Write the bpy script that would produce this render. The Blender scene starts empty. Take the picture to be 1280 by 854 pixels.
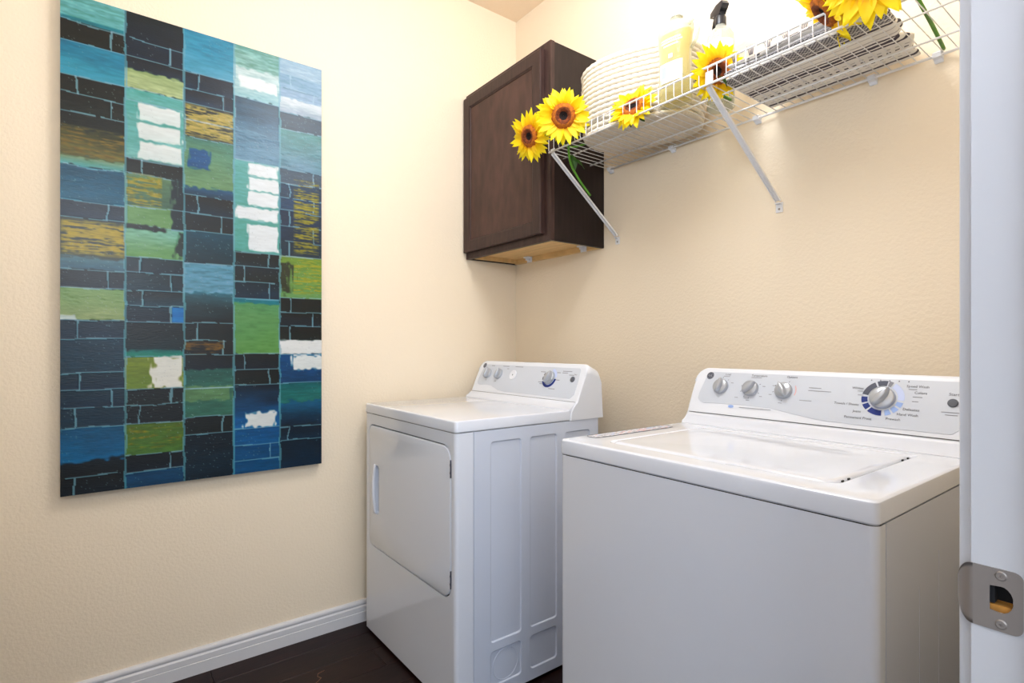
import bpy, bmesh, math, random
import numpy as np
from mathutils import Vector, Matrix, geometry
random.seed(7)
PI = math.pi
scene = bpy.context.scene
col = scene.collection

# ------------------------------------------------------------------ camera, world, lights, exposure
cam_data = bpy.data.cameras.new('camera'); cam = bpy.data.objects.new('camera', cam_data); col.objects.link(cam)
cam_data.sensor_width = 36; cam_data.lens = 678.88 / 1280 * 36; cam_data.shift_y = 0.005; cam_data.clip_start = 0.02
cam.location = (2.1446, -1.6575, 1.122)
cam.rotation_euler = (PI / 2, 0, math.radians(52.7226))
scene.camera = cam
vs = scene.view_settings
vs.view_transform = 'Standard'; vs.look = 'None'; vs.gamma = 1; vs.use_curve_mapping = False
vs.exposure = 0.66

world = bpy.data.worlds.new('world'); scene.world = world; world.use_nodes = True
wbg = world.node_tree.nodes['Background']
wbg.inputs[0].default_value = (0.78, 0.87, 1.0, 1); wbg.inputs[1].default_value = 0.6

def lamp(name, kind, loc, target, power, color, size=0.3, size_y=None, shape='DISK'):
    d = bpy.data.lights.new(name, kind); d.energy = power; d.color = color
    if kind == 'AREA':
        d.shape = shape; d.size = size
        if size_y: d.size_y = size_y
    else:
        d.shadow_soft_size = size
    o = bpy.data.objects.new(name, d); col.objects.link(o); o.location = loc
    if target is not None:
        o.rotation_euler = (Vector(target) - Vector(loc)).to_track_quat('-Z', 'Y').to_euler()
    return o
lamp('ceiling_lamp', 'POINT', (1.22, -0.75, 2.42), None, 22, (0.85, 0.91, 1.0), 0.22)
lamp('ceiling_bounce_fill', 'AREA', (1.95, -1.80, 1.75), (1.15, -1.45, 2.74), 12, (0.82, 0.90, 1.0), 0.3)  # added fill aimed at the ceiling, no known source behind it
lamp('hall_fill_light', 'AREA', (3.7, -1.75, 1.9), (1.0, -1.0, 1.1), 25, (0.80, 0.89, 1.0), 1.5, 1.9, 'RECTANGLE')  # added cool fill from the hall side; no window is known there

# ------------------------------------------------------------------ helpers
def lin(c): return tuple(((x / 12.92) if x <= .04045 else ((x + .055) / 1.055) ** 2.4) for x in c)
MATS = {}
def mat(name, color, rough=.5, metal=0, bump=0, bscale=50, bdist=.002, coat=0, trans=0, ior=1.45, vary=0, vscale=8, stretch=None, emit=None, spec=None, sub=0):
    if name in MATS: return MATS[name]
    m = bpy.data.materials.new(name); m.use_nodes = True; nt = m.node_tree; p = nt.nodes['Principled BSDF']
    c = lin(color); p.inputs['Base Color'].default_value = (*c, 1); p.inputs['Roughness'].default_value = rough
    p.inputs['Metallic'].default_value = metal; p.inputs['Coat Weight'].default_value = coat
    p.inputs['Transmission Weight'].default_value = trans; p.inputs['IOR'].default_value = ior
    if spec is not None: p.inputs['Specular IOR Level'].default_value = spec
    if sub: p.inputs['Subsurface Weight'].default_value = sub; p.inputs['Subsurface Radius'].default_value = (.02, .01, .005)
    if emit: p.inputs['Emission Color'].default_value = (*lin(color), 1); p.inputs['Emission Strength'].default_value = emit
    tc = nt.nodes.new('ShaderNodeTexCoord'); mp = nt.nodes.new('ShaderNodeMapping'); nt.links.new(tc.outputs['Object'], mp.inputs[0])
    if stretch: mp.inputs['Scale'].default_value = stretch
    if vary:
        n = nt.nodes.new('ShaderNodeTexNoise'); n.inputs['Scale'].default_value = vscale; n.inputs['Detail'].default_value = 6
        nt.links.new(mp.outputs[0], n.inputs['Vector'])
        r = nt.nodes.new('ShaderNodeValToRGB'); r.color_ramp.elements[0].position = .3; r.color_ramp.elements[1].position = .7
        r.color_ramp.elements[0].color = (*[max(0, x * (1 - vary)) for x in c], 1); r.color_ramp.elements[1].color = (*[min(1, x * (1 + vary)) for x in c], 1)
        nt.links.new(n.outputs[0], r.inputs[0]); nt.links.new(r.outputs[0], p.inputs['Base Color'])
    if bump:
        n = nt.nodes.new('ShaderNodeTexNoise'); n.inputs['Scale'].default_value = bscale; n.inputs['Detail'].default_value = 3
        nt.links.new(mp.outputs[0], n.inputs['Vector'])
        b = nt.nodes.new('ShaderNodeBump'); b.inputs['Strength'].default_value = bump; b.inputs['Distance'].default_value = bdist
        nt.links.new(n.outputs[0], b.inputs['Height']); nt.links.new(b.outputs[0], p.inputs['Normal'])
    MATS[name] = m; return m

WALL = mat('wall_paint', (.935, .875, .782), .62, bump=.5, bscale=110, bdist=.003)
CEIL = mat('ceiling_paint', (.92, .85, .76), .8, bump=.5, bscale=90, bdist=.003)
TRIM = mat('trim_paint', (.83, .83, .845), .4, bump=.15, bscale=60, bdist=.001)
ENAMEL = mat('white_enamel', (.88, .90, .945), .09, coat=.3, bump=.03, bscale=160, bdist=.0006)
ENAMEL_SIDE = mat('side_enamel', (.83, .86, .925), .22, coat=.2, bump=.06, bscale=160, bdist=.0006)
PLASTIC = mat('white_plastic', (.90, .915, .95), .3)
PANELGREY = mat('panel_grey', (.805, .83, .875), .38)
SILVER = mat('silver_plastic', (.70, .72, .755), .28, metal=.45)
DARK = mat('dark_gap', (.10, .10, .11), .8)
INK = mat('ink', (.30, .31, .35), .6)
INKSOFT = mat('ink_soft', (.55, .56, .6), .6)
NAVY = mat('navy_print', (.05, .17, .50), .4)
SLATE = mat('slate_print', (.27, .29, .36), .4)
PALEBLUE = mat('pale_blue_print', (.60, .71, .92), .4)
LAVENDER = mat('lavender_print', (.78, .83, .97), .4)
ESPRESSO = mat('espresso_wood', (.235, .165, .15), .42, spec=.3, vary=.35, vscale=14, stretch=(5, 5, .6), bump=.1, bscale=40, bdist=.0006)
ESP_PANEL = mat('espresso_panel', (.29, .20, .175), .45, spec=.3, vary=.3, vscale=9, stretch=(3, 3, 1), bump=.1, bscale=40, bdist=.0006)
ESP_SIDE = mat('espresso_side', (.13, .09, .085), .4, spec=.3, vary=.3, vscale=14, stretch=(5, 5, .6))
BIRCH = mat('birch_ply', (.86, .72, .50), .55, vary=.12, vscale=10, stretch=(1, 6, 1))
WIRE = mat('coated_wire', (.90, .90, .91), .35)
NICKEL = mat('satin_nickel', (.62, .59, .57), .38, metal=.55, bump=.05, bscale=200, bdist=.0003)
RAWWOOD = mat('raw_wood', (.72, .50, .22), .8, vary=.4, vscale=60)
ROPE = mat('cotton_rope', (.88, .84, .77), .85, vary=.10, vscale=140)
YELLOW = None
BLACKP = mat('black_plastic', (.10, .11, .14), .3)
GREEN = mat('stem_green', (.30, .52, .12), .5, vary=.25, vscale=40)
LEAF = mat('leaf_green', (.20, .34, .09), .55, vary=.3, vscale=50)
DISC = mat('seed_brown', (.44, .20, .06), .9, vary=.5, vscale=150, bump=.6, bscale=250, bdist=.002)
DISCRIM = mat('seed_orange', (.66, .36, .07), .9, vary=.4, vscale=150, bump=.8, bscale=220, bdist=.003)
SEEDDARK = mat('seed_dark', (.09, .04, .03), .9, bump=.6, bscale=250, bdist=.002)

def mkobj(name, verts, faces, m, parent=None, smooth=False, midx=None, loc=None):
    me = bpy.data.meshes.new(name); me.from_pydata([tuple(v) for v in verts], [], faces); me.update()
    for x in (m if isinstance(m, (list, tuple)) else [m]): me.materials.append(x)
    if smooth: me.polygons.foreach_set('use_smooth', [True] * len(me.polygons))
    if midx is not None: me.polygons.foreach_set('material_index', midx)
    o = bpy.data.objects.new(name, me); col.objects.link(o)
    if parent: o.parent = parent
    if loc: o.location = loc
    return o
def bmobj(name, bm, m, parent=None, smooth=False):
    bmesh.ops.recalc_face_normals(bm, faces=bm.faces)
    me = bpy.data.meshes.new(name); bm.to_mesh(me); bm.free()
    for x in (m if isinstance(m, (list, tuple)) else [m]): me.materials.append(x)
    if smooth: me.polygons.foreach_set('use_smooth', [True] * len(me.polygons))
    o = bpy.data.objects.new(name, me); col.objects.link(o)
    if parent: o.parent = parent
    return o
def autosmooth(o, deg=35):
    me = o.data
    bm = bmesh.new(); bm.from_mesh(me)
    for e in bm.edges:
        e.smooth = not (len(e.link_faces) == 2 and e.calc_face_angle(0) > math.radians(deg))
    for f in bm.faces: f.smooth = True
    bm.to_mesh(me); bm.free(); return o
def tag(o, label=None, cat=None, group=None, kind=None):
    if label: o['label'] = label
    if cat: o['category'] = cat
    if group: o['group'] = group
    if kind: o['kind'] = kind
    return o
def empty(name, loc, rz=0, parent=None):
    o = bpy.data.objects.new(name, None); o.empty_display_size = .1; col.objects.link(o); o.location = loc; o.rotation_euler = (0, 0, rz)
    if parent: o.parent = parent
    return o
def bm_box(bm, a, b, bevel=0, seg=2):
    t = bmesh.new(); r = bmesh.ops.create_cube(t, size=1)
    for v in t.verts:
        v.co = Vector(((a[i] + b[i]) / 2 + v.co[i] * (b[i] - a[i]) for i in range(3)))
    if bevel: bmesh.ops.bevel(t, geom=t.edges[:], offset=bevel, segments=seg, profile=.6, affect='EDGES')
    me = bpy.data.meshes.new('t'); t.to_mesh(me); t.free(); bm.from_mesh(me); bpy.data.meshes.remove(me); return bm
def box(name, a, b, m, parent=None, bevel=0, seg=2, smooth=False):
    bm = bm_box(bmesh.new(), a, b, bevel, seg); o = bmobj(name, bm, m, parent)
    return autosmooth(o) if (bevel and smooth) else o
def bm_prism(bm, prof, p0, p1, axis='x', bevel=0, seg=3):
    """prof: 2D points in the plane normal to axis; extruded p0..p1"""
    t = bmesh.new()
    def P(a, b, c): return {'x': (c, a, b), 'y': (a, c, b), 'z': (a, b, c)}[axis]
    A = [t.verts.new(P(a, b, p0)) for a, b in prof]; B = [t.verts.new(P(a, b, p1)) for a, b in prof]
    fa = t.faces.new(A); fb = t.faces.new(B[::-1]); n = len(prof)
    for i in range(n): t.faces.new((A[i], B[i], B[(i + 1) % n], A[(i + 1) % n]))
    if bevel:
        caps = set(fa.edges[:]) | set(fb.edges[:])
        bmesh.ops.bevel(t, geom=list(caps), offset=bevel, segments=seg, profile=.5, affect='EDGES')
    bmesh.ops.recalc_face_normals(t, faces=t.faces)
    me = bpy.data.meshes.new('t'); t.to_mesh(me); t.free(); bm.from_mesh(me); bpy.data.meshes.remove(me); return bm
def prism(name, prof, p0, p1, m, parent=None, axis='x', bevel=0, seg=3, smooth=True):
    o = bmobj(name, bm_prism(bmesh.new(), prof, p0, p1, axis, bevel, seg), m, parent)
    return autosmooth(o, 30) if smooth else o
def tube_data(pts, rad, seg=8, closed=False):
    pts = [Vector(p) for p in pts]; n = len(pts); V = []; Fc = []
    up = Vector((0, 0, 1)); prev = None
    for i, p in enumerate(pts):
        if closed: t = (pts[(i + 1) % n] - pts[i - 1]).normalized()
        else: t = (pts[min(i + 1, n - 1)] - pts[max(i - 1, 0)]).normalized()
        if prev is None:
            a = up if abs(t.z) < .9 else Vector((1, 0, 0)); u = a.cross(t).normalized()
        else: u = (prev - t * prev.dot(t)).normalized()
        prev = u; w = t.cross(u); r = rad(i / (n - 1)) if callable(rad) else rad
        for k in range(seg):
            th = 2 * PI * k / seg; V.append(p + (u * math.cos(th) + w * math.sin(th)) * r)
    m_ = n if closed else n - 1
    for i in range(m_):
        for k in range(seg):
            a = i * seg + k; b = i * seg + (k + 1) % seg; j = ((i + 1) % n) * seg
            Fc.append((a, b, j + (k + 1) % seg, j + k))
    if not closed:
        Fc.append(tuple(range(seg))[::-1]); Fc.append(tuple((n - 1) * seg + k for k in range(seg)))
    return V, Fc
def tube(name, pts, rad, m, parent=None, seg=8, closed=False):
    V, Fc = tube_data(pts, rad, seg, closed); return mkobj(name, V, Fc, m, parent, smooth=True)
def lathe(name, prof, m, parent=None, seg=24, loc=(0, 0, 0), sx=1, sy=1, rot=None, smooth=True):
    """prof (r,z) list, closed at ends when r==0"""
    V = []; Fc = []
    for r, z in prof:
        for k in range(seg):
            th = 2 * PI * k / seg; V.append(Vector((r * math.cos(th) * sx, r * math.sin(th) * sy, z)))
    for i in range(len(prof) - 1):
        for k in range(seg):
            Fc.append((i * seg + k, i * seg + (k + 1) % seg, (i + 1) * seg + (k + 1) % seg, (i + 1) * seg + k))
    Fc.append(tuple(range(seg))[::-1]); Fc.append(tuple((len(prof) - 1) * seg + k for k in range(seg)))
    if rot is not None: V = [rot @ v for v in V]
    V = [v + Vector(loc) for v in V]
    o = mkobj(name, V, Fc, m, parent); return autosmooth(o, 40) if smooth else o
def rrect(x0, x1, y0, y1, r, n=6, inset=0):
    x0 += inset; x1 -= inset; y0 += inset; y1 -= inset
    if not isinstance(r, (list, tuple)): r = [r] * 4      # order: br(x1,y0), tr, tl, bl
    r = [max(q - inset, .0004) for q in r]; out = []
    for (cx, cy, a0, rr) in ((x1 - r[0], y0 + r[0], -90, r[0]), (x1 - r[1], y1 - r[1], 0, r[1]), (x0 + r[2], y1 - r[2], 90, r[2]), (x0 + r[3], y0 + r[3], 180, r[3])):
        for i in range(n + 1):
            a = math.radians(a0 + 90 * i / n); out.append((cx + rr * math.cos(a), cy + rr * math.sin(a)))
    return out
def circ(cx, cy, r, n=28): return [(cx + r * math.cos(2 * PI * i / n), cy + r * math.sin(2 * PI * i / n)) for i in range(n)]
def plate(bm, fmap, outer, holes=(), edge=(), c=0):
    """front face in (a,b) at height c with holes; outer: list of (loop, height) going outward/down; holes: list of lists of (loop,height), last closed if flag"""
    loops = [outer[0][0]] + [h[0][0][0] for h in holes]
    vs3 = [[Vector((a, b, 0)) for a, b in l] for l in loops]
    flat = [p for l in loops for p in l]
    vv = [bm.verts.new(fmap(a, b, outer[0][1])) for a, b in flat]
    for t in geometry.tessellate_polygon(vs3):
        try: bm.faces.new([vv[i] for i in t])
        except ValueError: pass
    off = 0; idx = []
    for l in loops: idx.append((off, off + len(l))); off += len(l)
    def strip(cur, nxt):
        n = len(cur)
        for i in range(n):
            bm.faces.new((cur[i], cur[(i + 1) % n], nxt[(i + 1) % n], nxt[i]))
    cur = vv[idx[0][0]:idx[0][1]]
    for l, h in outer[1:]:
        nx = [bm.verts.new(fmap(a, b, h)) for a, b in l]; strip(cur, nx); cur = nx
    for (hl, closed), (s, e) in zip(holes, idx[1:]):
        cur = vv[s:e]
        for l, h in hl[1:]:
            nx = [bm.verts.new(fmap(a, b, h)) for a, b in l]; strip(cur, nx); cur = nx
        if closed: bm.faces.new(cur)
    return bm
def text_mesh(name, items, m, parent, rot, loc=(0, 0, 0)):
    """items: (string, x, y, size) laid in a plane; joined in one mesh"""
    bm = bmesh.new()
    for s, x, y, size, al in items:
        cu = bpy.data.curves.new('t', 'FONT'); cu.body = s; cu.size = size; cu.align_x = al; cu.align_y = 'CENTER'; cu.resolution_u = 2
        o = bpy.data.objects.new('t', cu); col.objects.link(o)
        dg = bpy.context.evaluated_depsgraph_get(); me = bpy.data.meshes.new_from_object(o.evaluated_get(dg))
        me.transform(Matrix.Translation((x, y, 0))); bm.from_mesh(me)
        bpy.data.objects.remove(o); bpy.data.curves.remove(cu); bpy.data.meshes.remove(me)
    bmesh.ops.transform(bm, matrix=Matrix.Translation(loc) @ rot.to_4x4(), verts=bm.verts)
    me = bpy.data.meshes.new(name); bm.to_mesh(me); bm.free(); me.materials.append(m)
    o = bpy.data.objects.new(name, me); col.objects.link(o); o.parent = parent; return o

# ------------------------------------------------------------------ setting
XR = 2.002; YF = -2.45; HC = 2.74; YJ = -1.006; YH = -1.83; TW = .118
def S(o): return tag(o, kind='structure')
S(box('wall_left', (-.12, YF - .12, 0), (0, .12, HC), WALL))
S(box('wall_back', (0, 0, 0), (XR + TW, .12, HC), WALL))
S(box('wall_front', (0, YF - .12, 0), (XR + TW, YF, HC), WALL))
wr = bm_box(bmesh.new(), (XR, YJ + .019, 0), (XR + TW, 0, HC)); bm_box(wr, (XR, YF, 0), (XR + TW, YH - .019, HC)); bm_box(wr, (XR, YH - .019, 2.06), (XR + TW, YJ + .019, HC))
S(bmobj('wall_right', wr, WALL))
S(box('ceiling', (-.12, YF - .12, HC), (XR + TW, .12, HC + .1), CEIL))
fl = S(box('floor', (-.12, YF - .12, -.10), (4.2, .12, -.012), DARK))
def floor_mat(i):
    base = [(.125, .055, .045), (.11, .05, .042), (.14, .062, .048), (.118, .054, .046)][i]
    return mat('dark_floorboard_%d' % i, base, .38, spec=.25, vary=.45, vscale=6, stretch=(16, 1.2, 1), bump=.15, bscale=30, bdist=.0008)
FM = [floor_mat(i) for i in range(4)]
pm = {}
bw = .125
for L in (1.2, .8, .5):
    for k in range(4):
        o = box('floor_board', (0, 0, -.012), (bw - .0012, L - .0012, 0), FM[k], fl, bevel=.0012, seg=1); pm[(L, k)] = o
used = set()
for i in range(34):
    x = -.02 + i * bw
    if x > 4.15: break
    y = YF - .1 + random.choice((-.4, -.1, 0)); y = max(y, YF - .1)
    first = random.choice((1.2, .8, .5))
    while y < .1:
        L = first; first = random.choice((1.2, 1.2, .8))
        k = random.randrange(4); src = pm[(L, k)]
        if (L, k) in used: o = src.copy(); col.objects.link(o)
        else: o = src; used.add((L, k))
        o.location = (x, y, 0)
        y += L
for kk, o in pm.items():
    if kk not in used: bpy.data.objects.remove(o)
# baseboard profile (distance from wall, height)
BB = [(0, 0), (.015, 0), (.015, .040), (.0125, .0415), (.0125, .0425), (.0135, .044), (.0135, .061), (.011, .0645), (.0095, .067), (.0115, .071), (.0125, .076), (.0115, .081), (.0085, .085), (.004, .087), (0, .087)]
S(prism('baseboard_left', [(d, z) for d, z in BB], YF, 0, TRIM, axis='y', smooth=False))
S(prism('baseboard_back', [(-d, z) for d, z in BB], .015, XR, TRIM, axis='x', smooth=False))
S(prism('baseboard_front', [(YF + d, z) for d, z in BB], .015, XR, TRIM, axis='x', smooth=False))
S(prism('baseboard_right', [(XR - d, z) for d, z in BB], YJ + .065, -.015, TRIM, axis='y', smooth=False))

# doorway frame
door = S(empty('door_1', (XR, YJ, 0)))
def jm(a, b, c): return (a, -c, b)               # a = x local, b = z, c = outward towards -y
bm = bmesh.new()
hx0, hx1, hz0, hz1 = .0105, .0275, .8800, .9045
outer = [(-.002, 0), (TW + .002, 0), (TW + .002, 2.06), (-.002, 2.06)]
hole = [(hx0, hz0), (hx1, hz0), (hx1, hz1), (hx0, hz1)]
plate(bm, jm, [(outer, 0), (outer, -.019)], [([(hole, 0), (hole, -.016)], False)])
bmobj('jamb', bm, TRIM, door)
mort = bmesh.new(); bm_box(mort, (hx0 - .002, .012, hz0 - .002), (hx1 + .002, .018, hz1 + .002)); bm_box(mort, (hx0, .0012, hz0 - .0005), (hx1, .012, hz0 + .006))
bmobj('mortise', mort, RAWWOOD, door)
box('mortise_shade', (hx0 - .002, .0115, hz0 + .0075), (hx1 + .002, .012, hz1 + .002), DARK, door)  # dark slabs put the shade of the deep hole into colour
box('mortise_shade', (hx0, .0015, hz0 + .007), (hx0 + .004, .0115, hz1), DARK, door)
box('mortise_shade', (hx0 + .004, .0020, hz1 - .001), (hx1, .0115, hz1), DARK, door)
box('jamb', (-.002, YH - YJ - .019, 0), (TW + .002, YH - YJ, 2.06), TRIM, door, bevel=.001)
box('jamb', (-.002, YH - YJ, 2.041), (TW + .002, -.0005, 2.06), TRIM, door, bevel=.001)
box('door_stop', (.045, -.011, 0), (.08, -.0002, 2.04), TRIM, door, bevel=.002)
CS = [(0, 0), (-.0115, 0), (-.0125, .002), (-.0125, .02), (-.010, .03), (-.0125, .04), (-.0145, .052), (-.0145, .055), (0, .057)]
for y0, s in ((.006, 1), (YH - YJ - .006, -1)):
    prism('casing', [(d, y0 + s * w) for d, w in CS], 0, 2.053, TRIM, door, axis='z', smooth=False)
prism('casing', [(d, 2.053 + w) for d, w in CS], YH - YJ - .063, .063, TRIM, door, axis='y', smooth=False)
# strike plate with curled lip
def rD(cx, cz, inset=0):
    return [(hx0 + inset, .879 + inset)] + [(cx + (.0115 - inset) * math.cos(t) , cz + (.0125 - inset) * math.sin(t)) for t in [math.radians(-80 + 160 * i / 9) for i in range(10)]] + [(hx0 + inset, .9045 - inset)]
bm = bmesh.new()
po = rrect(-.0005, .0345, .8635, .9200, [.007, .007, .001, .001])
hd = [(.0115, .8815), (.0195, .8800)] + [(.0195 + .0085 * math.cos(t), .8925 + .0122 * math.sin(t)) for t in [math.radians(-75 + 150 * i / 8) for i in range(9)]] + [(.0195, .9045), (.0115, .9035)]
plate(bm, jm, [(po, .0014), (po, 0)], [([(hd, .0014), (hd, 0)], False)])
sp = bmobj('strike_plate', bm, NICKEL, door)
V = []; Fc = []                              # lip curling towards the room
n1, n2 = 8, 12
for i in range(n1 + 1):
    t = i / n1
    x = -.0005 - .0135 * t; c = .0014 - .010 * t * t
    hh = .0282 * math.sqrt(max(0, 1 - (t * .93) ** 2.2))
    for j in range(n2 + 1):
        V.append((x, -c, .8918 + hh * (2 * j / n2 - 1)))
nv = len(V); V += [(x, y + .0013, z) for x, y, z in V]
for i in range(n1):
    for j in range(n2):
        a = i * (n2 + 1) + j; q = (a, a + 1, a + n2 + 2, a + n2 + 1); Fc.append(q); Fc.append(tuple(x + nv for x in q[::-1]))
for i in range(n1):
    for j in (0, n2):
        a = i * (n2 + 1) + j; b = a + n2 + 1; Fc.append((a, b, b + nv, a + nv))
for j in range(n2):
    a = n1 * (n2 + 1) + j; Fc.append((a, a + 1, a + 1 + nv, a + nv))
mkobj('strike_lip', V, Fc, NICKEL, sp, smooth=True)
for z in (.9140, .8702):
    R_ = Matrix.Rotation(PI / 2, 3, 'X')
    bm = bmesh.new()
    star = []
    for k in range(16):
        a = 2 * PI * k / 16; star.append((.0195 + (.0022 if k % 4 == 0 else .0007) * math.cos(a), z + (.0022 if k % 4 == 0 else .0007) * math.sin(a)))
    plate(bm, jm, [(circ(.0195, z, .0034, 20), .0024), (circ(.0195, z, .0045, 20), .0013)], [([(star, .0024), (star, .0008)], True)])
    bmobj('screw', bm, NICKEL, sp)

# door leaf, opened into the room against the near side (unseen behind the camera, added to bounce light onto the machines)
dl_ = S(empty('door_2', (1.995, -1.875, 0)))
bm = bmesh.new(); fdl = lambda a, b, c: (-a, .035 + c, b)
o_ = [(0, .012), (.80, .012), (.80, 2.03), (0, 2.03)]; hs = []
for a0, a1 in ((.11, .37), (.43, .69)):
    for b0, b1 in ((.15, .75), (.87, 1.55), (1.67, 1.92)): hs.append(([(rrect(a0, a1, b0, b1, .001, 1), 0), (rrect(a0, a1, b0, b1, .001, 1, .012), -.006), (rrect(a0, a1, b0, b1, .001, 1, .03), -.002)], True))
plate(bm, fdl, [(o_, 0), (o_, -.035)], hs); bmobj('door_slab', bm, TRIM, dl_)
lathe('door_knob', [(0, 0), (.03, 0), (.03, .006), (.012, .01), (.012, .035), (.026, .045), (.028, .058), (.018, .068), (0, .07)], NICKEL, dl_, loc=(-.735, .035, .92), rot=Matrix.Rotation(-PI / 2, 3, 'X'))

# ceiling light fixture (above the frame, seen in reflections)
cl = empty('ceiling_light', (1.22, -.72, HC)); tag(cl, 'round flush ceiling light with a frosted glass bowl above the machines', 'light')
lathe('mount', [(.0, -.02), (.15, -.02), (.155, -.012), (.155, 0), (0, 0)], NICKEL, cl)
lathe('glass_bowl', [(0, -.10), (.05, -.097), (.10, -.082), (.135, -.05), (.142, -.021), (0, -.021)], mat('frosted_glass', (1, .97, .92), .5, emit=5), cl, seg=32)

# ------------------------------------------------------------------ painting
def build_painting():
    Y0, Y1, Z0, Z1 = -1.7490, -.9740, .6721, 2.1877
    W, Hh = Y1 - Y0, Z1 - Z0; T = .033
    nx, ny = 310, 606
    rng = np.random.RandomState(3)
    def noise(sx, sy):               # value noise with cell sizes in px
        gx, gy = int(nx / sx) + 3, int(ny / sy) + 3; g = rng.rand(gy, gx)
        X = np.arange(nx) / sx; Yv = np.arange(ny) / sy; xi = X.astype(int); yi = Yv.astype(int); fx = X - xi; fy = Yv - yi
        fx = fx * fx * (3 - 2 * fx); fy = (fy * fy * (3 - 2 * fy))[:, None]
        a = g[yi][:, xi]; b = g[yi][:, xi + 1]; c = g[yi + 1][:, xi]; d = g[yi + 1][:, xi + 1]
        return (a * (1 - fx) + b * fx) * (1 - fy) + (c * (1 - fx) + d * fx) * fy
    I = np.zeros((ny, nx, 3)); I[:] = (.06, .10, .16)
    edges = [0, .2040, .4105, .6048, .8004, 1.0]
    uc = [117, 193, 261, 320, 375]
    F_ = 678.88; yaw = math.radians(52.7226)
    def v2row(v, u):
        t = (u - 640) / F_; dx = -math.sin(yaw) + t * math.cos(yaw); d = (.035 - 2.1446) / dx
        z = 1.122 + (433.39 - v) * d / F_; return (Z1 - z) / Hh * ny
    K = (.035, .045, .06); KG = (.05, .09, .09); N = (.035, .07, .16); NB = (.05, .12, .24)
    LN = (.60, .72, .82)
    nzs = noise(14, 2.2); nzf = noise(5, 1.2); nzb = noise(40, 12); ragx = noise(3, 9) - .5
    ragr = noise(5, 3) - .5
    Xg = np.arange(nx)[None, :] / nx + np.zeros((ny, 1))
    Yg = np.arange(ny)[:, None] + np.zeros((1, nx))
    def band(c, v0, v1, colr, col2=None, split=None, top=True, f0=0, f1=1, rag=0, cr=None, streak=.22):
        a, b = v2row(v0, uc[c]), v2row(v1, uc[c]); x0 = (edges[c] + (edges[c + 1] - edges[c]) * f0) * nx; x1 = (edges[c] + (edges[c + 1] - edges[c]) * f1) * nx
        xx = np.arange(nx)[None, :] + ragx * rag * 1.2; yy = Yg + ragr * rag * .7
        if f0 == 0: mx = (np.arange(nx)[None, :] >= x0 - .5)
        else: mx = xx >= x0
        if f1 == 1: mx = mx & (np.arange(nx)[None, :] < x1)
        else: mx = mx & (xx < x1)
        M = mx.astype(float) * np.clip((yy - a) / (1.2 + rag * .25) + .5, 0, 1) * np.clip((b - yy) / (1.2 + rag * .25) + .5, 0, 1)
        if f0 > 0: M = M * np.clip((xx - x0) / (1 + rag * .3), 0, 1)
        if f1 < 1: M = M * np.clip((x1 - xx) / (1 + rag * .3), 0, 1)
        M = M[..., None]
        t = np.clip((Yg - a) / max(b - a, 1) + (nzb - .5) * .35, 0, 1)[..., None]
        cc = np.array(colr)[None, None] * (1 - t) + np.array(col2 if col2 is not None else colr)[None, None] * t
        cc = cc * (1 - streak * .5 + streak * (nzs * .6 + nzf * .4)[..., None] * 1.2) + (nzb[..., None] - .5) * .03
        I[:] = I * (1 - M) + cc * M
        if split is not None:
            sx = (edges[c] + (edges[c + 1] - edges[c]) * split) * nx
            w = .45 + noise(8, 8) * .7
            Ms = (abs(np.arange(nx)[None, :] - sx + (noise(9, 14) - .5) * 3) < w) & (Yg > a) & (Yg < b)
            I[Ms] = I[Ms] * .3 + np.array(LN) * .7
        if top:
            w = .40 + noise(18, 3) * .5
            ln = abs(Yg - a + (noise(30, 200) - .5) * 3) < w
            Ml = ln & (np.arange(nx)[None, :] >= edges[c] * nx) & (np.arange(nx)[None, :] < edges[c + 1] * nx) & (noise(12, 6) > .18)
            I[Ml] = I[Ml] * .35 + np.array(LN) * .65
    def gold(c, v0, v1, f0=0, f1=1, th=.45, colr=(.74, .58, .16)):
        a, b = v2row(v0, uc[c]), v2row(v1, uc[c]); n = noise(16, 1.6) * .7 + noise(4, 1.2) * .3
        e = np.clip(np.minimum(Yg - a, b - Yg) / 6, 0, 1); x0 = (edges[c] + (edges[c + 1] - edges[c]) * f0); x1 = (edges[c] + (edges[c + 1] - edges[c]) * f1)
        ex = np.clip(np.minimum(Xg - x0, x1 - Xg) * 60 + .3, 0, 1)
        al = np.clip((n - th) * 5, 0, 1) * (Yg > a) * (Yg < b) * (Xg > x0) * (Xg < x1) * np.sqrt(e) * np.sqrt(ex)
        al = al[..., None] * .92; I[:] = I * (1 - al) + np.array(colr) * (.75 + .4 * nzf[..., None]) * al
    TE = (.40, .66, .60); MG = (.45, .60, .38); SG = (.56, .68, .46); SAT = 1; DB = (.03, .27, .42); WH = (.86, .90, .90)
    b = band
    # column 1
    b(0, -30, 33, TE, (.42, .68, .66), top=False, streak=.45); b(0, 28, 33, (.15, .42, .5), top=False)
    b(0, 33, 58, K, KG, .78); b(0, 58, 100, (.16, .42, .58), (.28, .55, .68)); b(0, 100, 122, K, KG, .25); b(0, 122, 144, K, KG, .76)
    b(0, 144, 166, K, (.07, .14, .13)); b(0, 164, 198, (.20, .20, .12), (.40, .36, .20), top=False, rag=10, streak=.5); gold(0, 160, 198, 0, 1, .5, (.50, .40, .18)); b(0, 198, 210, (.45, .52, .38), (.35, .62, .62), top=False, rag=8)
    b(0, 210, 253, (.02, .26, .40), (.03, .30, .44)); b(0, 253, 273, N, NB, .72); b(0, 273, 324, (.10, .14, .16), (.2, .22, .2)); gold(0, 275, 320, 0, 1, .30, (.76, .63, .16))
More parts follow.
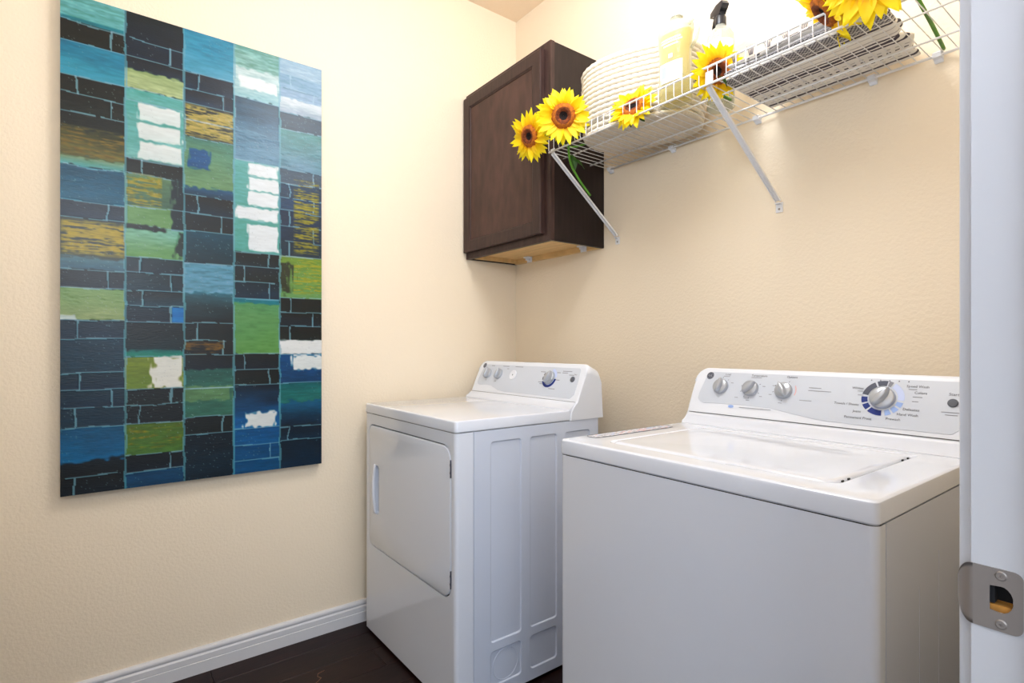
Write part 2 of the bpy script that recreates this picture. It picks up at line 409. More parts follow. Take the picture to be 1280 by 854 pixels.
    b(0, 322, 337, (.35, .44, .50), (.22, .32, .42), top=False, rag=6); b(0, 337, 360, K, N, .73); b(0, 360, 399, (.42, .60, .34), (.55, .66, .42), rag=3); b(0, 394, 400, (.7, .8, .78), top=False, f1=.25, rag=4)
    b(0, 400, 423, (.05, .12, .20), NB, .25); b(0, 423, 466, (.07, .16, .26), (.08, .18, .28)); b(0, 466, 487, (.06, .14, .22), NB, .27); b(0, 487, 509, (.07, .15, .23), NB, .77); b(0, 509, 533, (.08, .15, .24), (.07, .16, .26), .22)
    b(0, 533, 577, (.04, .25, .42), (.02, .36, .60)); b(0, 575, 594, (.04, .07, .12), K, top=False, rag=10); b(0, 594, 640, K, N, .2)
    # column 2
    b(1, 0, 55, (.05, .10, .10), N, top=False); b(1, 55, 77, N, (.05, .10, .22), .76); b(1, 77, 96, (.04, .06, .12), (.08, .13, .25))
    b(1, 93, 117, (.55, .67, .44), (.62, .72, .50), top=False, rag=6); b(1, 117, 131, (.36, .66, .60), (.42, .70, .64))
    b(1, 131, 202, (.36, .66, .60), (.45, .70, .64))
    for a_, c_ in ((133, 153), (157, 176), (180, 201)): b(1, a_, c_, WH, (.80, .88, .88), top=False, f0=.2, f1=.97, rag=4, streak=.12)
    b(1, 202, 221, K, KG, .28); b(1, 221, 260, (.33, .45, .33), (.25, .36, .30)); gold(1, 219, 262, 0, .62, .38, (.66, .57, .24)); b(1, 221, 290, (.08, .12, .18), (.06, .10, .14), top=False, f0=.74, rag=14)
    b(1, 260, 285, (.38, .56, .34), (.36, .54, .32), f1=.78, rag=5); b(1, 285, 323, (.45, .70, .58), (.33, .56, .28)); b(1, 283, 289, K, top=False, f1=.7, rag=5); b(1, 286, 320, (.08, .14, .12), top=False, f0=.84, rag=10)
    b(1, 323, 342, (.03, .12, .16), N, .24); b(1, 342, 364, (.02, .10, .15), (.04, .14, .22), .76); b(1, 364, 382, K, (.06, .17, .26), .27); b(1, 382, 403, (.03, .10, .18), N, .76); b(1, 383, 402, (.02, .38, .72), top=False, f0=.78)
    b(1, 403, 440, K, (.02, .12, .16)); b(1, 437, 446, (.03, .35, .36), (.10, .50, .42), top=False, rag=5)
    b(1, 446, 485, (.46, .50, .16), (.40, .48, .18)); b(1, 446, 485, (.90, .91, .86), top=False, f0=.42, f1=.97, rag=10, streak=.1)
    b(1, 485, 505, K, KG, .77); b(1, 505, 528, K, (.02, .05, .08), .23); b(1, 528, 566, (.30, .40, .12), (.25, .42, .16)); gold(1, 530, 560, .05, .95, .52, (.55, .48, .12)); b(1, 566, 587, K, N, .76); b(1, 587, 640, (.02, .22, .40), (.03, .20, .36))
    # column 3
    b(2, 20, 96, (.15, .42, .60), (.36, .58, .72), top=False); b(2, 96, 117, N, (.05, .13, .25), .27); b(2, 117, 134, N, (.08, .15, .28), .78)
    b(2, 134, 175, (.13, .15, .20), (.2, .2, .2)); gold(2, 134, 175, 0, 1, .30, (.78, .68, .40)); b(2, 154, 155, LN, top=False)
    b(2, 175, 246, (.30, .46, .42), (.40, .54, .36)); b(2, 189, 213, (.13, .27, .50), top=False, f0=.06, f1=.52, rag=5); b(2, 236, 247, (.15, .28, .46), (.1, .18, .3), top=False, rag=8)
    b(2, 247, 269, K, (.03, .10, .20), .27); b(2, 269, 290, (.02, .06, .12), K, .73); b(2, 290, 330, (.03, .22, .32), (.05, .14, .2))
    b(2, 330, 374, (.36, .50, .62), (.45, .58, .70), streak=.4); b(2, 366, 404, (.22, .36, .44), K, top=False, rag=8); b(2, 404, 425, K, KG, .25)
    b(2, 425, 443, (.10, .08, .05), K, .78); gold(2, 425, 443, 0, .78, .42, (.48, .34, .10)); b(2, 443, 463, K, N); b(2, 461, 520, (.18, .34, .32), (.22, .40, .34), top=False, rag=4); b(2, 482, 500, (.32, .48, .32), top=False, f1=.95, rag=6)
    b(2, 484, 485, LN, top=False); b(2, 520, 541, K, KG, .77); b(2, 541, 640, (.03, .08, .15), (.04, .14, .24))
    # column 4, upper bands lightened with painted glare
    b(3, 30, 92, (.36, .58, .55), (.50, .68, .62), top=False, streak=.4); b(3, 88, 126, (.68, .79, .80), (.55, .72, .74), top=False, rag=8); b(3, 99, 113, (.86, .90, .92), top=False, f0=.1, f1=.95, rag=4)
    b(3, 126, 203, (.18, .25, .36), (.50, .58, .72)); b(3, 203, 316, (.40, .66, .62), (.35, .62, .56))
    for a_, c_ in ((205, 220), (222, 238), (240, 257), (260, 275), (281, 313)): b(3, a_, c_, (.88, .92, .95), top=False, f0=.28 if a_ != 260 else .03, f1=.98, rag=4, streak=.1)
    b(3, 316, 333, K, (.03, .10, .16), .76); b(3, 333, 352, N, KG, .22); b(3, 352, 373, (.03, .10, .17), NB, .76); b(3, 373, 381, (.10, .42, .50)); b(3, 379, 442, (.28, .52, .32), (.32, .56, .26), top=False, rag=5)
    b(3, 442, 461, K, N, .22); b(3, 461, 480, K, KG, .76); b(3, 480, 535, N, (.02, .30, .58)); b(3, 515, 533, WH, top=False, f0=.2, f1=.95, rag=8, streak=.1)
    b(3, 535, 555, (.02, .26, .50), (.03, .30, .55)); b(3, 555, 573, (.03, .24, .46), (.03, .26, .48), .76); b(3, 573, 640, (.03, .26, .48), (.03, .22, .40))
    # column 5, glare also mixed into its pale upper bands
    b(4, 40, 98, (.50, .62, .74), (.60, .70, .80), top=False); b(4, 98, 115, (.50, .60, .72), split=.25); b(4, 115, 128, (.52, .60, .72), split=.8); b(4, 126, 145, (.74, .80, .84), (.55, .60, .66), rag=5)
    b(4, 145, 165, (.16, .22, .32)); b(4, 165, 214, (.32, .48, .50), (.42, .50, .62)); b(4, 214, 232, (.26, .29, .38), split=.8); b(4, 232, 249, (.14, .20, .33), split=.22); b(4, 249, 266, (.13, .2, .36), split=.8)
    b(4, 266, 285, (.08, .13, .27), split=.22); b(4, 285, 303, (.08, .14, .27), split=.8); b(4, 303, 321, (.10, .15, .24), split=.22); gold(4, 224, 318, .32, .92, .42, (.62, .55, .20))
    b(4, 321, 373, (.42, .52, .22), (.34, .54, .30)); gold(4, 321, 368, .3, 1, .45, (.66, .62, .22)); b(4, 330, 366, (.18, .19, .12), top=False, f1=.28, rag=16)
    b(4, 373, 391, K, KG, .25); b(4, 391, 408, K, N, .78); b(4, 408, 425, K, KG, .25); b(4, 425, 442, (.90, .92, .92), top=False, rag=4, streak=.08); b(4, 442, 478, (.02, .24, .48), (.02, .20, .40)); b(4, 444, 461, WH, top=False, f0=.25, rag=8, streak=.1)
    b(4, 478, 503, (.08, .36, .40), (.16, .42, .40)); b(4, 501, 531, (.02, .32, .50), (.02, .10, .22), top=False, rag=12); b(4, 531, 548, N, (.03, .14, .26), .2); b(4, 548, 640, (.03, .09, .18), (.03, .14, .30))
    # vertical lines between the columns, speckle
    for e in edges[1:-1]:
        w = .7 + noise(6, 10) * 1.1; Ml = abs(np.arange(nx)[None, :] - e * nx + (noise(8, 12) - .5) * 2) < w
        I[Ml] = I[Ml] * .35 + np.array((.48, .66, .74)) * .65
    sp_ = (rng.rand(ny, nx) > .988) & (noise(40, 40) > .45)
    I[sp_] = I[sp_] * .5 + np.array((.6, .65, .68)) * .5
    g_ = I.mean(axis=2, keepdims=True); I = g_ + (I - g_) * 1.06; I[..., 1] += .25 * np.clip(I[..., 2] - I[..., 1], 0, 1) * np.clip(.5 - g_[..., 0], 0, 1) * 2 * .6; I = np.where(I > .72, .72 + (I - .72) * .6, I); I = np.where(I < .5, I * (.86 + .28 * I), I)
    gx = np.clip(I[..., 1] - np.maximum(I[..., 0], I[..., 2]), 0, 1); I[..., 0] += .35 * gx; I[..., 2] += .25 * gx
    mx_ = I.max(axis=2, keepdims=True); mn_ = I.min(axis=2, keepdims=True); hi = np.clip((mn_ - .45) * 4, 0, 1)
    J = mx_ - (mx_ - I) * 1.12; J[..., 1] += .18 * np.clip(J[..., 2] - J[..., 1], 0, 1); J[..., 1:2] -= .07 * np.clip((J[..., 1:2] - .55) * 6, 0, 1)
    I = I * hi + J * (1 - hi) * np.array((.84, .92, .88)); I[..., :] *= np.where(hi > .5, .96, 1); I = np.clip(I, 0.004, 1)
    L_ = np.where(I <= .04045, I / 12.92, ((I + .055) / 1.055) ** 2.4)
    yy = np.linspace(0, W, nx); zz = np.linspace(Hh, 0, ny)
    vy, vz = np.meshgrid(yy, zz); vx = np.full_like(vy, T + .002) + (I.mean(axis=2) > .42) * .0004
    Vv = np.stack([vx, vy, vz], -1).reshape(-1, 3)
    idx = np.arange(nx * ny).reshape(ny, nx)
    q = np.stack([idx[:-1, :-1], idx[1:, :-1], idx[1:, 1:], idx[:-1, 1:]], -1).reshape(-1, 4)
    me = bpy.data.meshes.new('painted_surface')
    me.vertices.add(len(Vv)); me.vertices.foreach_set('co', Vv.ravel())
    me.loops.add(q.size); me.loops.foreach_set('vertex_index', q.ravel().astype(np.int32))
    me.polygons.add(len(q)); me.polygons.foreach_set('loop_start', np.arange(0, q.size, 4, dtype=np.int32)); me.polygons.foreach_set('loop_total', np.full(len(q), 4, dtype=np.int32))
    me.polygons.foreach_set('use_smooth', np.ones(len(q), dtype=bool)); me.update(calc_edges=True)
    ca = me.color_attributes.new('paint', 'FLOAT_COLOR', 'POINT')
    ca.data.foreach_set('color', np.concatenate([L_.reshape(-1, 3), np.ones((nx * ny, 1))], 1).ravel().astype(np.float32))
    m = mat('acrylic_paint', (.1, .2, .3), .33, spec=.42, bump=.3, bscale=60, bdist=.0015, stretch=(1, 1, 5)); nt = m.node_tree
    at = nt.nodes.new('ShaderNodeVertexColor'); at.layer_name = 'paint'; nt.links.new(at.outputs[0], nt.nodes['Principled BSDF'].inputs['Base Color'])
    me.materials.append(m)
    root = empty('painting', (0, Y0, Z0)); tag(root, 'large abstract painting of blue, green and gold brick-like blocks in five columns', 'painting')
    o = bpy.data.objects.new('painted_surface', me); col.objects.link(o); o.parent = root
    box('canvas', (.004, 0, 0), (T + .0015, W, Hh), mat('canvas_edge', (.05, .08, .12), .6), root, bevel=.0015, seg=1)
build_painting()

# ------------------------------------------------------------------ wall cabinet
def build_cabinet():
    X1, z0, z1, yf, yd = .595, 1.527, 2.286, -.295, -.315
    r = empty('wall_cabinet', (0, 0, z0)); tag(r, 'dark espresso wood wall cabinet with one panelled door hung in the corner', 'cabinet')
    H = z1 - z0; e = .003
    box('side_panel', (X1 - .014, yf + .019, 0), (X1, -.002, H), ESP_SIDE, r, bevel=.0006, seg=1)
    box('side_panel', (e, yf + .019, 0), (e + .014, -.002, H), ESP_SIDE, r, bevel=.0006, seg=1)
    box('top_panel', (e + .014, yf + .019, H - .012), (X1 - .014, -.002, H), BIRCH, r)
    box('bottom_panel', (e + .014, yf + .019, .022), (X1 - .014, -.014, .034), BIRCH, r)
    box('back_panel', (e + .014, -.008, .034), (X1 - .014, -.002, H - .012), BIRCH, r)
    box('hanging_rail', (e + .014, -.020, 0), (X1 - .014, -.002, .022), BIRCH, r, bevel=.0008, seg=1)
    box('side_cleat', (e + .014, yf + .019, .004), (e + .03, -.02, .022), BIRCH, r)
    bm = bmesh.new(); fm = lambda a, b, c: (a, yf - c, b)
    o_ = [(e, 0), (X1 + .002, 0), (X1 + .002, H), (e, H)]; i_ = [(.045, .04), (X1 - .045, .04), (X1 - .045, H - .04), (.045, H - .04)]
    plate(bm, fm, [(o_, 0), (o_, -.019)], [([(i_, 0), (i_, -.019)], False)]); bmobj('face_frame', bm, ESPRESSO, r)
    dx0, dx1, dz0, dz1 = .008, .560, .028, H - .022
    def L(i): return rrect(dx0, dx1, dz0, dz1, .0005, 1, i)
    fd = lambda a, b, c: (a, yf - c, b)
    bm = bmesh.new()
    plate(bm, fd, [(L(.004), .020), (L(.0), .017), (L(0), .001)], [([(L(.047), .020), (L(.050), .0185), (L(.052), .0165), (L(.055), .0165), (L(.0565), .013)], False)])
    d = bmobj('door', bm, ESPRESSO, r)
    box('door_panel', (dx0 + .056, yf - .0135, dz0 + .056), (dx1 - .056, yf - .006, dz1 - .056), ESP_PANEL, d)
    for x, y in ((.135, -.034), (.497, -.034)):
        bm = bm_box(bmesh.new(), (x - .018, y - .013, .016), (x + .018, y + .014, .022), .001, 1)
        bm_box(bm, (x - .018, y + .010, -.004), (x + .018, y + .013, .016), .001, 1); bm_box(bm, (x - .002, y - .013, .004), (x + .002, y + .012, .016), .0006, 1)
        tag(bmobj('corner_bracket', bm, PLASTIC, r), 'white plastic corner bracket')
build_cabinet()

# ------------------------------------------------------------------ appliances
def knob(name, parent, x, s, rad, ang, fp, rot, big=False):
    """control knob: skirt disc with tapered grip, on the console face"""
    base = fp(x, s, .0012)
    k = lathe(name, [(0, 0), (rad, 0), (rad * 1.0, .005), (rad * .95, .009), (rad * .86, .0105), (0, .0105)], SILVER, parent, seg=36, loc=base, rot=rot)
    M = rot @ Matrix.Rotation(ang, 3, 'Z')
    pr = []
    n = 10
    V = []; Fc = []
    secs = [(.0100, 1.0), (.0165, .97), (.0205, .88), (.0215, .7)]
    for z, sc in secs:
        ring = []
        for i in range(20):
            t = 2 * PI * i / 20; cx, sy = math.cos(t), math.sin(t)
            w = rad * (.40 if sy < .5 else .40 * (1 - (sy - .5) * 1.1)); l = rad * (.96 if sy < 0 else 1.02)
            wz = w * (1 - .35 * (z - .01) / .0115)
            ring.append(M @ Vector((wz * cx * sc, l * sy * sc, z)) + Vector(base))
        V += ring
    for j in range(len(secs) - 1):
        for i in range(20): Fc.append((j * 20 + i, j * 20 + (i + 1) % 20, (j + 1) * 20 + (i + 1) % 20, (j + 1) * 20 + i))
    Fc.append(tuple((len(secs) - 1) * 20 + i for i in range(20)))
    autosmooth(mkobj('grip', V, Fc, SILVER, k), 50)
    return k
def arc_mesh(V, Fc, idx, mi, fp, cx, cs, r0, r1, a0, a1, h):
    n = max(3, int(abs(a1 - a0) / 6)); b = len(V)
    for i in range(n + 1):
        a = math.radians(90 - (a0 + (a1 - a0) * i / n))      # clock angles from 12 o'clock
        for rr in (r0, r1): V.append(fp(cx + rr * math.cos(a), cs + rr * math.sin(a), h))
    for i in range(n): Fc.append((b + 2 * i, b + 2 * i + 1, b + 2 * i + 3, b + 2 * i + 2)); idx.append(mi)

def appliance(kind):
    W = .680; washer = kind == 'washer'
    X0, Y0, rz = (1.1594, -.7595, -.0017) if washer else (.066, -.8102, .007)
    r = empty('washing_machine' if washer else 'clothes_dryer', (X0, Y0, 0), rz)
    if washer: tag(r, 'white top-loading washing machine nearer the door frame, lid closed', 'washing machine')
    else: tag(r, 'white front-loading clothes dryer against the left wall under the cabinet', 'dryer')
    D = .615; lt = .036; zt = .897; zb = .012; ztop = zt - lt - .0015
    seam = .066 if not washer else .034
    yc = .507 if not washer else .5195           # where the console face starts
    # front panel, rounded front corners, wraps to the seam
    R = .014
    fmx = lambda a, b, c: (a, -c, b)
    outer = [(R, zb), (W - R, zb), (W - R, ztop), (R, ztop)]
    if washer: holes = []
    else:
        gap = .0045; dl, dr, db, dt = .041, .652, .352, .816
        Rr = [.045, .045, .030, .030]
        Lp = lambda i: rrect(dl, dr, db, dt, Rr, 8, i)
        holes = [([(Lp(-gap), 0), (Lp(-gap + .001), -.010)], False)]
    bm = bmesh.new()
    plate(bm, fmx, [(outer, 0)], holes)
    # corner wraps
    for sx in (0, 1):
        prev = None
        for i in range(7):
            a = PI / 2 * i / 6
            x = (R - R * math.sin(a)) if sx == 0 else (W - R + R * math.sin(a)); y = R - R * math.cos(a)
            cur = (bm.verts.new((x, y, zb)), bm.verts.new((x, y, ztop)))
            if prev: bm.faces.new((prev[0], cur[0], cur[1], prev[1]))
            prev = cur
        x = 0 if sx == 0 else W
        cur = (bm.verts.new((x, seam - .0022, zb)), bm.verts.new((x, seam - .0022, ztop))); bm.faces.new((prev[0], cur[0], cur[1], prev[1]))
        c2 = (bm.verts.new((x + (.006 if sx == 0 else -.006), seam - .0008, zb)), bm.verts.new((x + (.006 if sx == 0 else -.006), seam - .0008, ztop))); bm.faces.new((cur[0], c2[0], c2[1], cur[1]))
    bmesh.ops.remove_doubles(bm, verts=bm.verts, dist=1e-5)
    fp_ = bmobj('front_panel', bm, ENAMEL, r); autosmooth(fp_, 25)
    # inner carcass and side panels
    box('cabinet_shell', (.008, .012 if washer else .026, .02), (W - .008, D - .002, ztop + .002), DARK, r)
    for sx in (0, 1):
        bm = bmesh.new()
        fs = (lambda a, b, c: (W + c, a, b)) if sx else (lambda a, b, c: (-c, a, b))
        o_ = rrect(seam, D, zb, ztop, .0006, 1)
        holes = []
        def rec(a0, a1, b0, b1, rr, dep=.0042, w=.005, n=5): holes.append(([(rrect(a0, a1, b0, b1, rr, n), 0), (rrect(a0, a1, b0, b1, rr, n, w * .35), -dep * .2), (rrect(a0, a1, b0, b1, rr, n, w * .7), -dep * .8), (rrect(a0, a1, b0, b1, rr, n, w), -dep)], True))
        if not washer:
            rec(.128, .254, .186, .823, .012); rec(.290, .411, .186, .823, .012); rec(.447, .573, .186, .823, .012)
            rec(.128, .254, .047, .160, .014); rec(.290, .411, .047, .160, .014); rec(.447, .573, .047, .160, .014)
        else:
            for a, zt2 in ((.1765, .728), (.2755, .765), (.40, .765), (.50, .728)): rec(a, a + .0032, .05, zt2, .001, .0016, .0012, 2)
        plate(bm, fs, [(o_, 0), (rrect(seam, D, zb, ztop, .0006, 1, 0), -.006)], holes)
        sp_ = bmobj('side_panel', bm, ENAMEL_SIDE, r); autosmooth(sp_, 12 if washer else 25)
        if not washer:      # round vent knock-out in the lower front recess
            V, Fc = tube_data([fs(.191 + .050 * math.cos(2 * PI * i / 40), .1035 + .050 * math.sin(2 * PI * i / 40), -.0044) for i in range(40)], .0016, 6, True)
            mkobj('vent_knockout', V, Fc, ENAMEL_SIDE, sp_, smooth=True)
    # feet
    for fx in (.05, W - .05):
        for fy in (.06, D - .06): lathe('foot', [(0, 0), (.018, 0), (.018, .006), (.008, .009), (.008, .02), (0, .02)], BLACKP, r, seg=16, loc=(fx, fy, 0))
    # top panel
    ov = .0015
    ft = lambda a, b, c: (a, b, zt + c)
    ro = lambda i: rrect(-ov, W + ov, -ov, yc - .035, [.012, .003, .003, .012], 6, i)
    bm = bmesh.new()
    if washer:
        Ll = lambda i: rrect(.104, .592, .066, .440, [.022, .008, .008, .022], 6, i)
        # dished ring round the lid
        holes = [([(rrect(.094, .602, .056, .45, [.03, .012, .012, .03], 6, 0), 0), (rrect(.094, .602, .056, .45, [.03, .012, .012, .03], 6, .006), -.0035), (Ll(-.0012), -.0040), (Ll(-.0008), -.012)], True)]
    else: holes = []
    plate(bm, ft, [(ro(.008), 0), (ro(.0045), -.0006), (ro(.0015), -.0028), (ro(0), -.007), (ro(0), -lt + .003), (ro(.002), -lt)], holes)
    # rear rise up to the console
    yr = yc - .06
    prof = [(yc - .0352, zt - lt + .002), (yc - .0352, zt + .0003), (yc - .028, zt + .0035), (yc - .018, zt + .012), (yc - .008, zt + .0215), (yc - .002, zt + .0265), (yc + .006, zt + .0285), (D - .05, zt + .0285), (D - .05, zt - lt + .002)]
    bm_prism(bm, prof, -ov + .002, W + ov - .002, 'x', .003, 2)
    tp = bmobj('top_panel', bm, ENAMEL, r); autosmooth(tp, 30)
    if washer:
        bm = bmesh.new()
        plate(bm, ft, [(Ll(.012), .0012), (Ll(.005), .0006), (Ll(.002), -.0014), (Ll(0), -.004), (Ll(0), -.011)], [([(rrect(.16, .53, .12, .40, .04, 6), .0012), (rrect(.16, .53, .12, .40, .04, 6, .03), .0002)], True)])
        ld = autosmooth(bmobj('lid', bm, ENAMEL, r), 30)
        box('finger_grip', (.40, .0560, -.0035 + zt), (.585, .0665, zt - .0008), ENAMEL, ld, bevel=.0025, smooth=True)
        for y in (.10, .125, .38, .41): box('bumper', (.5921, y, zt - .004), (.5945, y + .006, zt - .0008), DARK, ld)
        # instruction sticker on the top, left of the lid
        V = [(p[0], p[1], zt + .0004) for p in rrect(.010, .050, .075, .385, .014, 6)]
        st = mkobj('instruction_sticker', V, [tuple(range(len(V)))], mat('sticker_white', (.90, .90, .93), .3), r); tag(st, 'white instruction sticker with a dark outline')
        V, Fc = tube_data([(p[0], p[1], zt + .0006) for p in rrect(.010, .050, .075, .385, .014, 6)], .0006, 5, True); mkobj('outline', V, Fc, INK, st)
        V = []; Fc = []; mi = []; yy = .085
        rnd = random.Random(5)
        while yy < .372:
            for k in range(6):
                if rnd.random() < .8:
                    b0 = len(V); x0 = .0155 + k * .0055; l = rnd.uniform(.006, .016)
                    V += [(x0, yy, zt + .0007), (x0 + .003, yy, zt + .0007), (x0 + .003, min(yy + l, .378), zt + .0007), (x0, min(yy + l, .378), zt + .0007)]; Fc.append((b0, b0 + 1, b0 + 2, b0 + 3)); mi.append(rnd.choice((0, 0, 1, 2)))
            yy += .019
        mkobj('printed_lines', V, Fc, [INKSOFT, mat('sticker_red', (.85, .55, .55), .5), PALEBLUE], st, midx=mi)
    # console
    yb_, zb_ = yc + .0, .925 + (.005 if washer else 0); yt_, zt_ = yc + .060, 1.056
    Ls = math.hypot(yt_ - yb_, zt_ - zb_); sy, sz = (yt_ - yb_) / Ls, (zt_ - zb_) / Ls
    fp = lambda x, s, h: (x, yb_ + s * sy - (h + .0021 * math.sin(PI * min(max(s / Ls, 0), 1))) * sz, zb_ + s * sz + h * sy)
    rot = Matrix(((1, 0, 0), (0, sy, -sz), (0, sz, sy)))
    prof = [(yc - .034, zt - lt - .001), (yc - .0315, zt - .012), (yc - .022, zt + .006), (yc - .008, zt + .020), (yb_ - .0012, zb_ - .002), (yb_, zb_)]
    nlow = len(prof)
    for q in (.25, .5, .75, .9): prof.append((yb_ + (yt_ - yb_) * q - .0022 * math.sin(PI * q), zb_ + (zt_ - zb_) * q))
    prof += [(yt_ - .003, zt_ - .0045), (yt_ + .0005, zt_ - .0008), (yt_ + .006, zt_ + .001), (yt_ + .014, zt_ + .0005), (yt_ + .026, zt_ - .006), (yc + .112, zt_ - .018), (yc + .124, zt_ - .05), (yc + .128, .91), (yc + .132, zt - lt - .001)]
    e0, e1 = -.0025, W + .0025; Rc = .034; st = []
    for i in range(10): t = PI / 2 * i / 9; st.append(Rc * (1 - math.cos(t)))
    st = [(e0 + q, q) for q in st] + [(e1 - q, q) for q in st[::-1]]
    V = []; Fc = []; n = len(prof)
    for x, q in st:
        kz = 1 - (1 - math.sqrt(max(0, 1 - ((Rc - q) / Rc) ** 2))) * Rc / (zt_ - zb_)
        for i, (y, z) in enumerate(prof):
            if z > zb_ and i >= nlow:
                z2 = zb_ + (z - zb_) * kz; y2 = y - (yt_ - yb_) * (z - z2) / (zt_ - zb_) if y < yt_ + .01 else y
            else: y2, z2 = y, z
            V.append((x, y2 + (.0035 * (1 - q / .006) ** 2 if q < .006 and i < nlow + 4 else 0), z2))
    for j in range(len(st) - 1):
        for i in range(n): Fc.append((j * n + i, j * n + (i + 1) % n, (j + 1) * n + (i + 1) % n, (j + 1) * n + i))
    Fc.append(tuple(range(n))); Fc.append(tuple((len(st) - 1) * n + i for i in range(n))[::-1])
    cn = autosmooth(mkobj('console', V, Fc, PLASTIC, r), 38)
    bmc = bmesh.new(); bmc.from_mesh(cn.data); bmesh.ops.recalc_face_normals(bmc, faces=bmc.faces); bmc.to_mesh(cn.data); bmc.free()
    box('console_gap', (.006, yb_ - .0035, zb_ - .0026), (W - .006, yb_ + .004, zb_ - .0016), DARK, cn)
    # face label with a swoosh cut-out lower left
    rr_ = .022
    pan = []
    px0, px1, ps0, ps1 = (.022, W - .022, .008, .128)
    pan += [(px1 - .02, ps0), (px1, ps0 + .02), (px1 - .004, ps1 - .01), (px1 - .014, ps1), (px0 + .03, ps1), (px0 + .014, ps1 - .008), (px0 + .002, ps0 + .05)]
    pan += [(px0 + .002, ps0 + .034), (px0 + .010, ps0 + .024), (px0 + .026, ps0 + .020), (px0 + .05, ps0 + .022)]
    sw = .30 if washer else .15
    pan += [(px0 + sw * .45, ps0 + .024), (px0 + sw * .75, ps0 + .022), (px0 + sw * .95, ps0 + .012), (px0 + sw * 1.15, ps0 + .003), (px0 + sw * 1.5, ps0)]
    pan2 = []
    for i in range(len(pan)):          # subdivide so the label follows the curved face
        a_, b_ = pan[i], pan[(i + 1) % len(pan)]; m_ = max(1, int(abs(b_[1] - a_[1]) / .012))
        for q in range(m_): pan2.append((a_[0] + (b_[0] - a_[0]) * q / m_, a_[1] + (b_[1] - a_[1]) * q / m_))
    bm = bmesh.new()
    # strips by height keep it wrapped on the face
    lv = sorted({round(ps0 + (ps1 - ps0) * q / 10, 6) for q in range(11)})
    def span(sv):
        xs = []
        for i in range(len(pan)):
            (xa, sa), (xb, sb_) = pan[i], pan[(i + 1) % len(pan)]
            if (sa <= sv <= sb_) or (sb_ <= sv <= sa):
                if abs(sa - sb_) < 1e-9: xs += [xa, xb]
                else: xs.append(xa + (xb - xa) * (sv - sa) / (sb_ - sa))
        return min(xs), max(xs)
    def lowest(x):
        ys = []
        for i in range(len(pan)):
            (xa, sa), (xb, sb_) = pan[i], pan[(i + 1) % len(pan)]
            if min(xa, xb) <= x <= max(xa, xb) and abs(xa - xb) > 1e-9: ys.append(sa + (sb_ - sa) * (x - xa) / (xb - xa))
        return min(ys), max(ys)
    cols = []; nc = 90
    for i in range(nc + 1):
        u_ = i / nc; x = px0 + .0022 + (px1 - px0 - .0044) * (u_ - .10 * math.sin(2 * PI * u_) / (2 * PI) * 2); lo_, hi_ = lowest(x); cols.append([bm.verts.new(fp(x, lo_ + (hi_ - lo_) * q / 8, .0011)) for q in range(9)])
    for i in range(nc):
        for q in range(8): bm.faces.new((cols[i][q], cols[i + 1][q], cols[i + 1][q + 1], cols[i][q + 1]))
    rim = [c[0] for c in cols] + cols[-1][1:] + [c[-1] for c in cols[::-1]][1:] + cols[0][-2:0:-1]
    low = [bm.verts.new(v.co - Vector((0, -sz * .0022, sy * .0022))) for v in rim]
    for i in range(len(rim)): bm.faces.new((rim[i], rim[(i + 1) % len(rim)], low[(i + 1) % len(rim)], low[i]))
    cp = autosmooth(bmobj('control_panel', bm, PANELGREY, r), 40)
    H1 = .0016
    # logo badge: dark oval with pale script ring
    V = []; Fc = []; mi = []
    lx, ls = (.046, .1155) if washer else (.037, .122)
    for (ra, h, m_) in ((.0115, H1, 0), (.0092, H1 + .0002, 1), (.0086, H1 + .0004, 0)):
        b0 = len(V); V += [fp(lx + ra * math.cos(2 * PI * i / 24), ls + ra * math.sin(2 * PI * i / 24), h) for i in range(24)]; Fc.append(tuple(range(b0, b0 + 24))); mi.append(m_)
    lb = mkobj('logo_badge', V, Fc, [SLATE, SILVER], r, midx=mi); tag(lb, 'round dark monogram badge')
    text_mesh('monogram', [('GE', 0, 0, .011, 'CENTER')], SILVER, lb, rot, fp(lx, ls, H1 + .0006))
    small = .0052; mid = .0085
    T = []; Ts = []
    V = []; Fc = []; mi = []
    if washer:
        kn = [(.0895, .083, -.1), (.1805, .082, -.75), (.273, .082, .55)]
        for x, s, a in kn: knob('control_knob', r, x, s, .0225, a, fp, rot)
        T += [('Load', .103, .1215, mid, 'CENTER'), ('Temperature', .197, .1215, mid, 'CENTER'), ('Options', .287, .1215, mid, 'CENTER')]
        dx, ds, dr_ = .502, .0795, .0265
        T += [('Speed Wash', .545, .112, mid, 'LEFT'), ('Colors', .562, .097, mid, 'LEFT'), ('Delicates', .545, .056, mid, 'LEFT'), ('Hand Wash', .535, .043, mid, 'LEFT'), ('Prewash', .515, .030, mid, 'LEFT'),
              ('Permanent Press', .487, .026, mid, 'RIGHT'), ('Jeans', .463, .042, mid, 'RIGHT'), ('Towels / Sheets', .456, .059, mid, 'RIGHT'), ('Whites', .460, .101, mid, 'RIGHT'), ('Start', .633, .098, mid * 1.1, 'CENTER')]
        Ts += [('HEAVY WASH SYSTEM', 0, 0, 0, 'CENTER')][:0]
        for i in range(5):
            x = .473 + i * .0187; b0 = len(V); V += [fp(x - .0018, .122, H1), fp(x + .0018, .122, H1), fp(x, .1255, H1)]; Fc.append((b0, b0 + 1, b0 + 2)); mi.append(0)
        arcs = [(-80, -28, 0), (-22, 8, 0), (12, 24, 4), (30, 95, 3), (102, 119, 2), (125, 143, 2), (149, 166, 2), (176, 218, 1), (224, 244, 1), (250, 272, 1)]
        r0, r1 = .0305, .0435
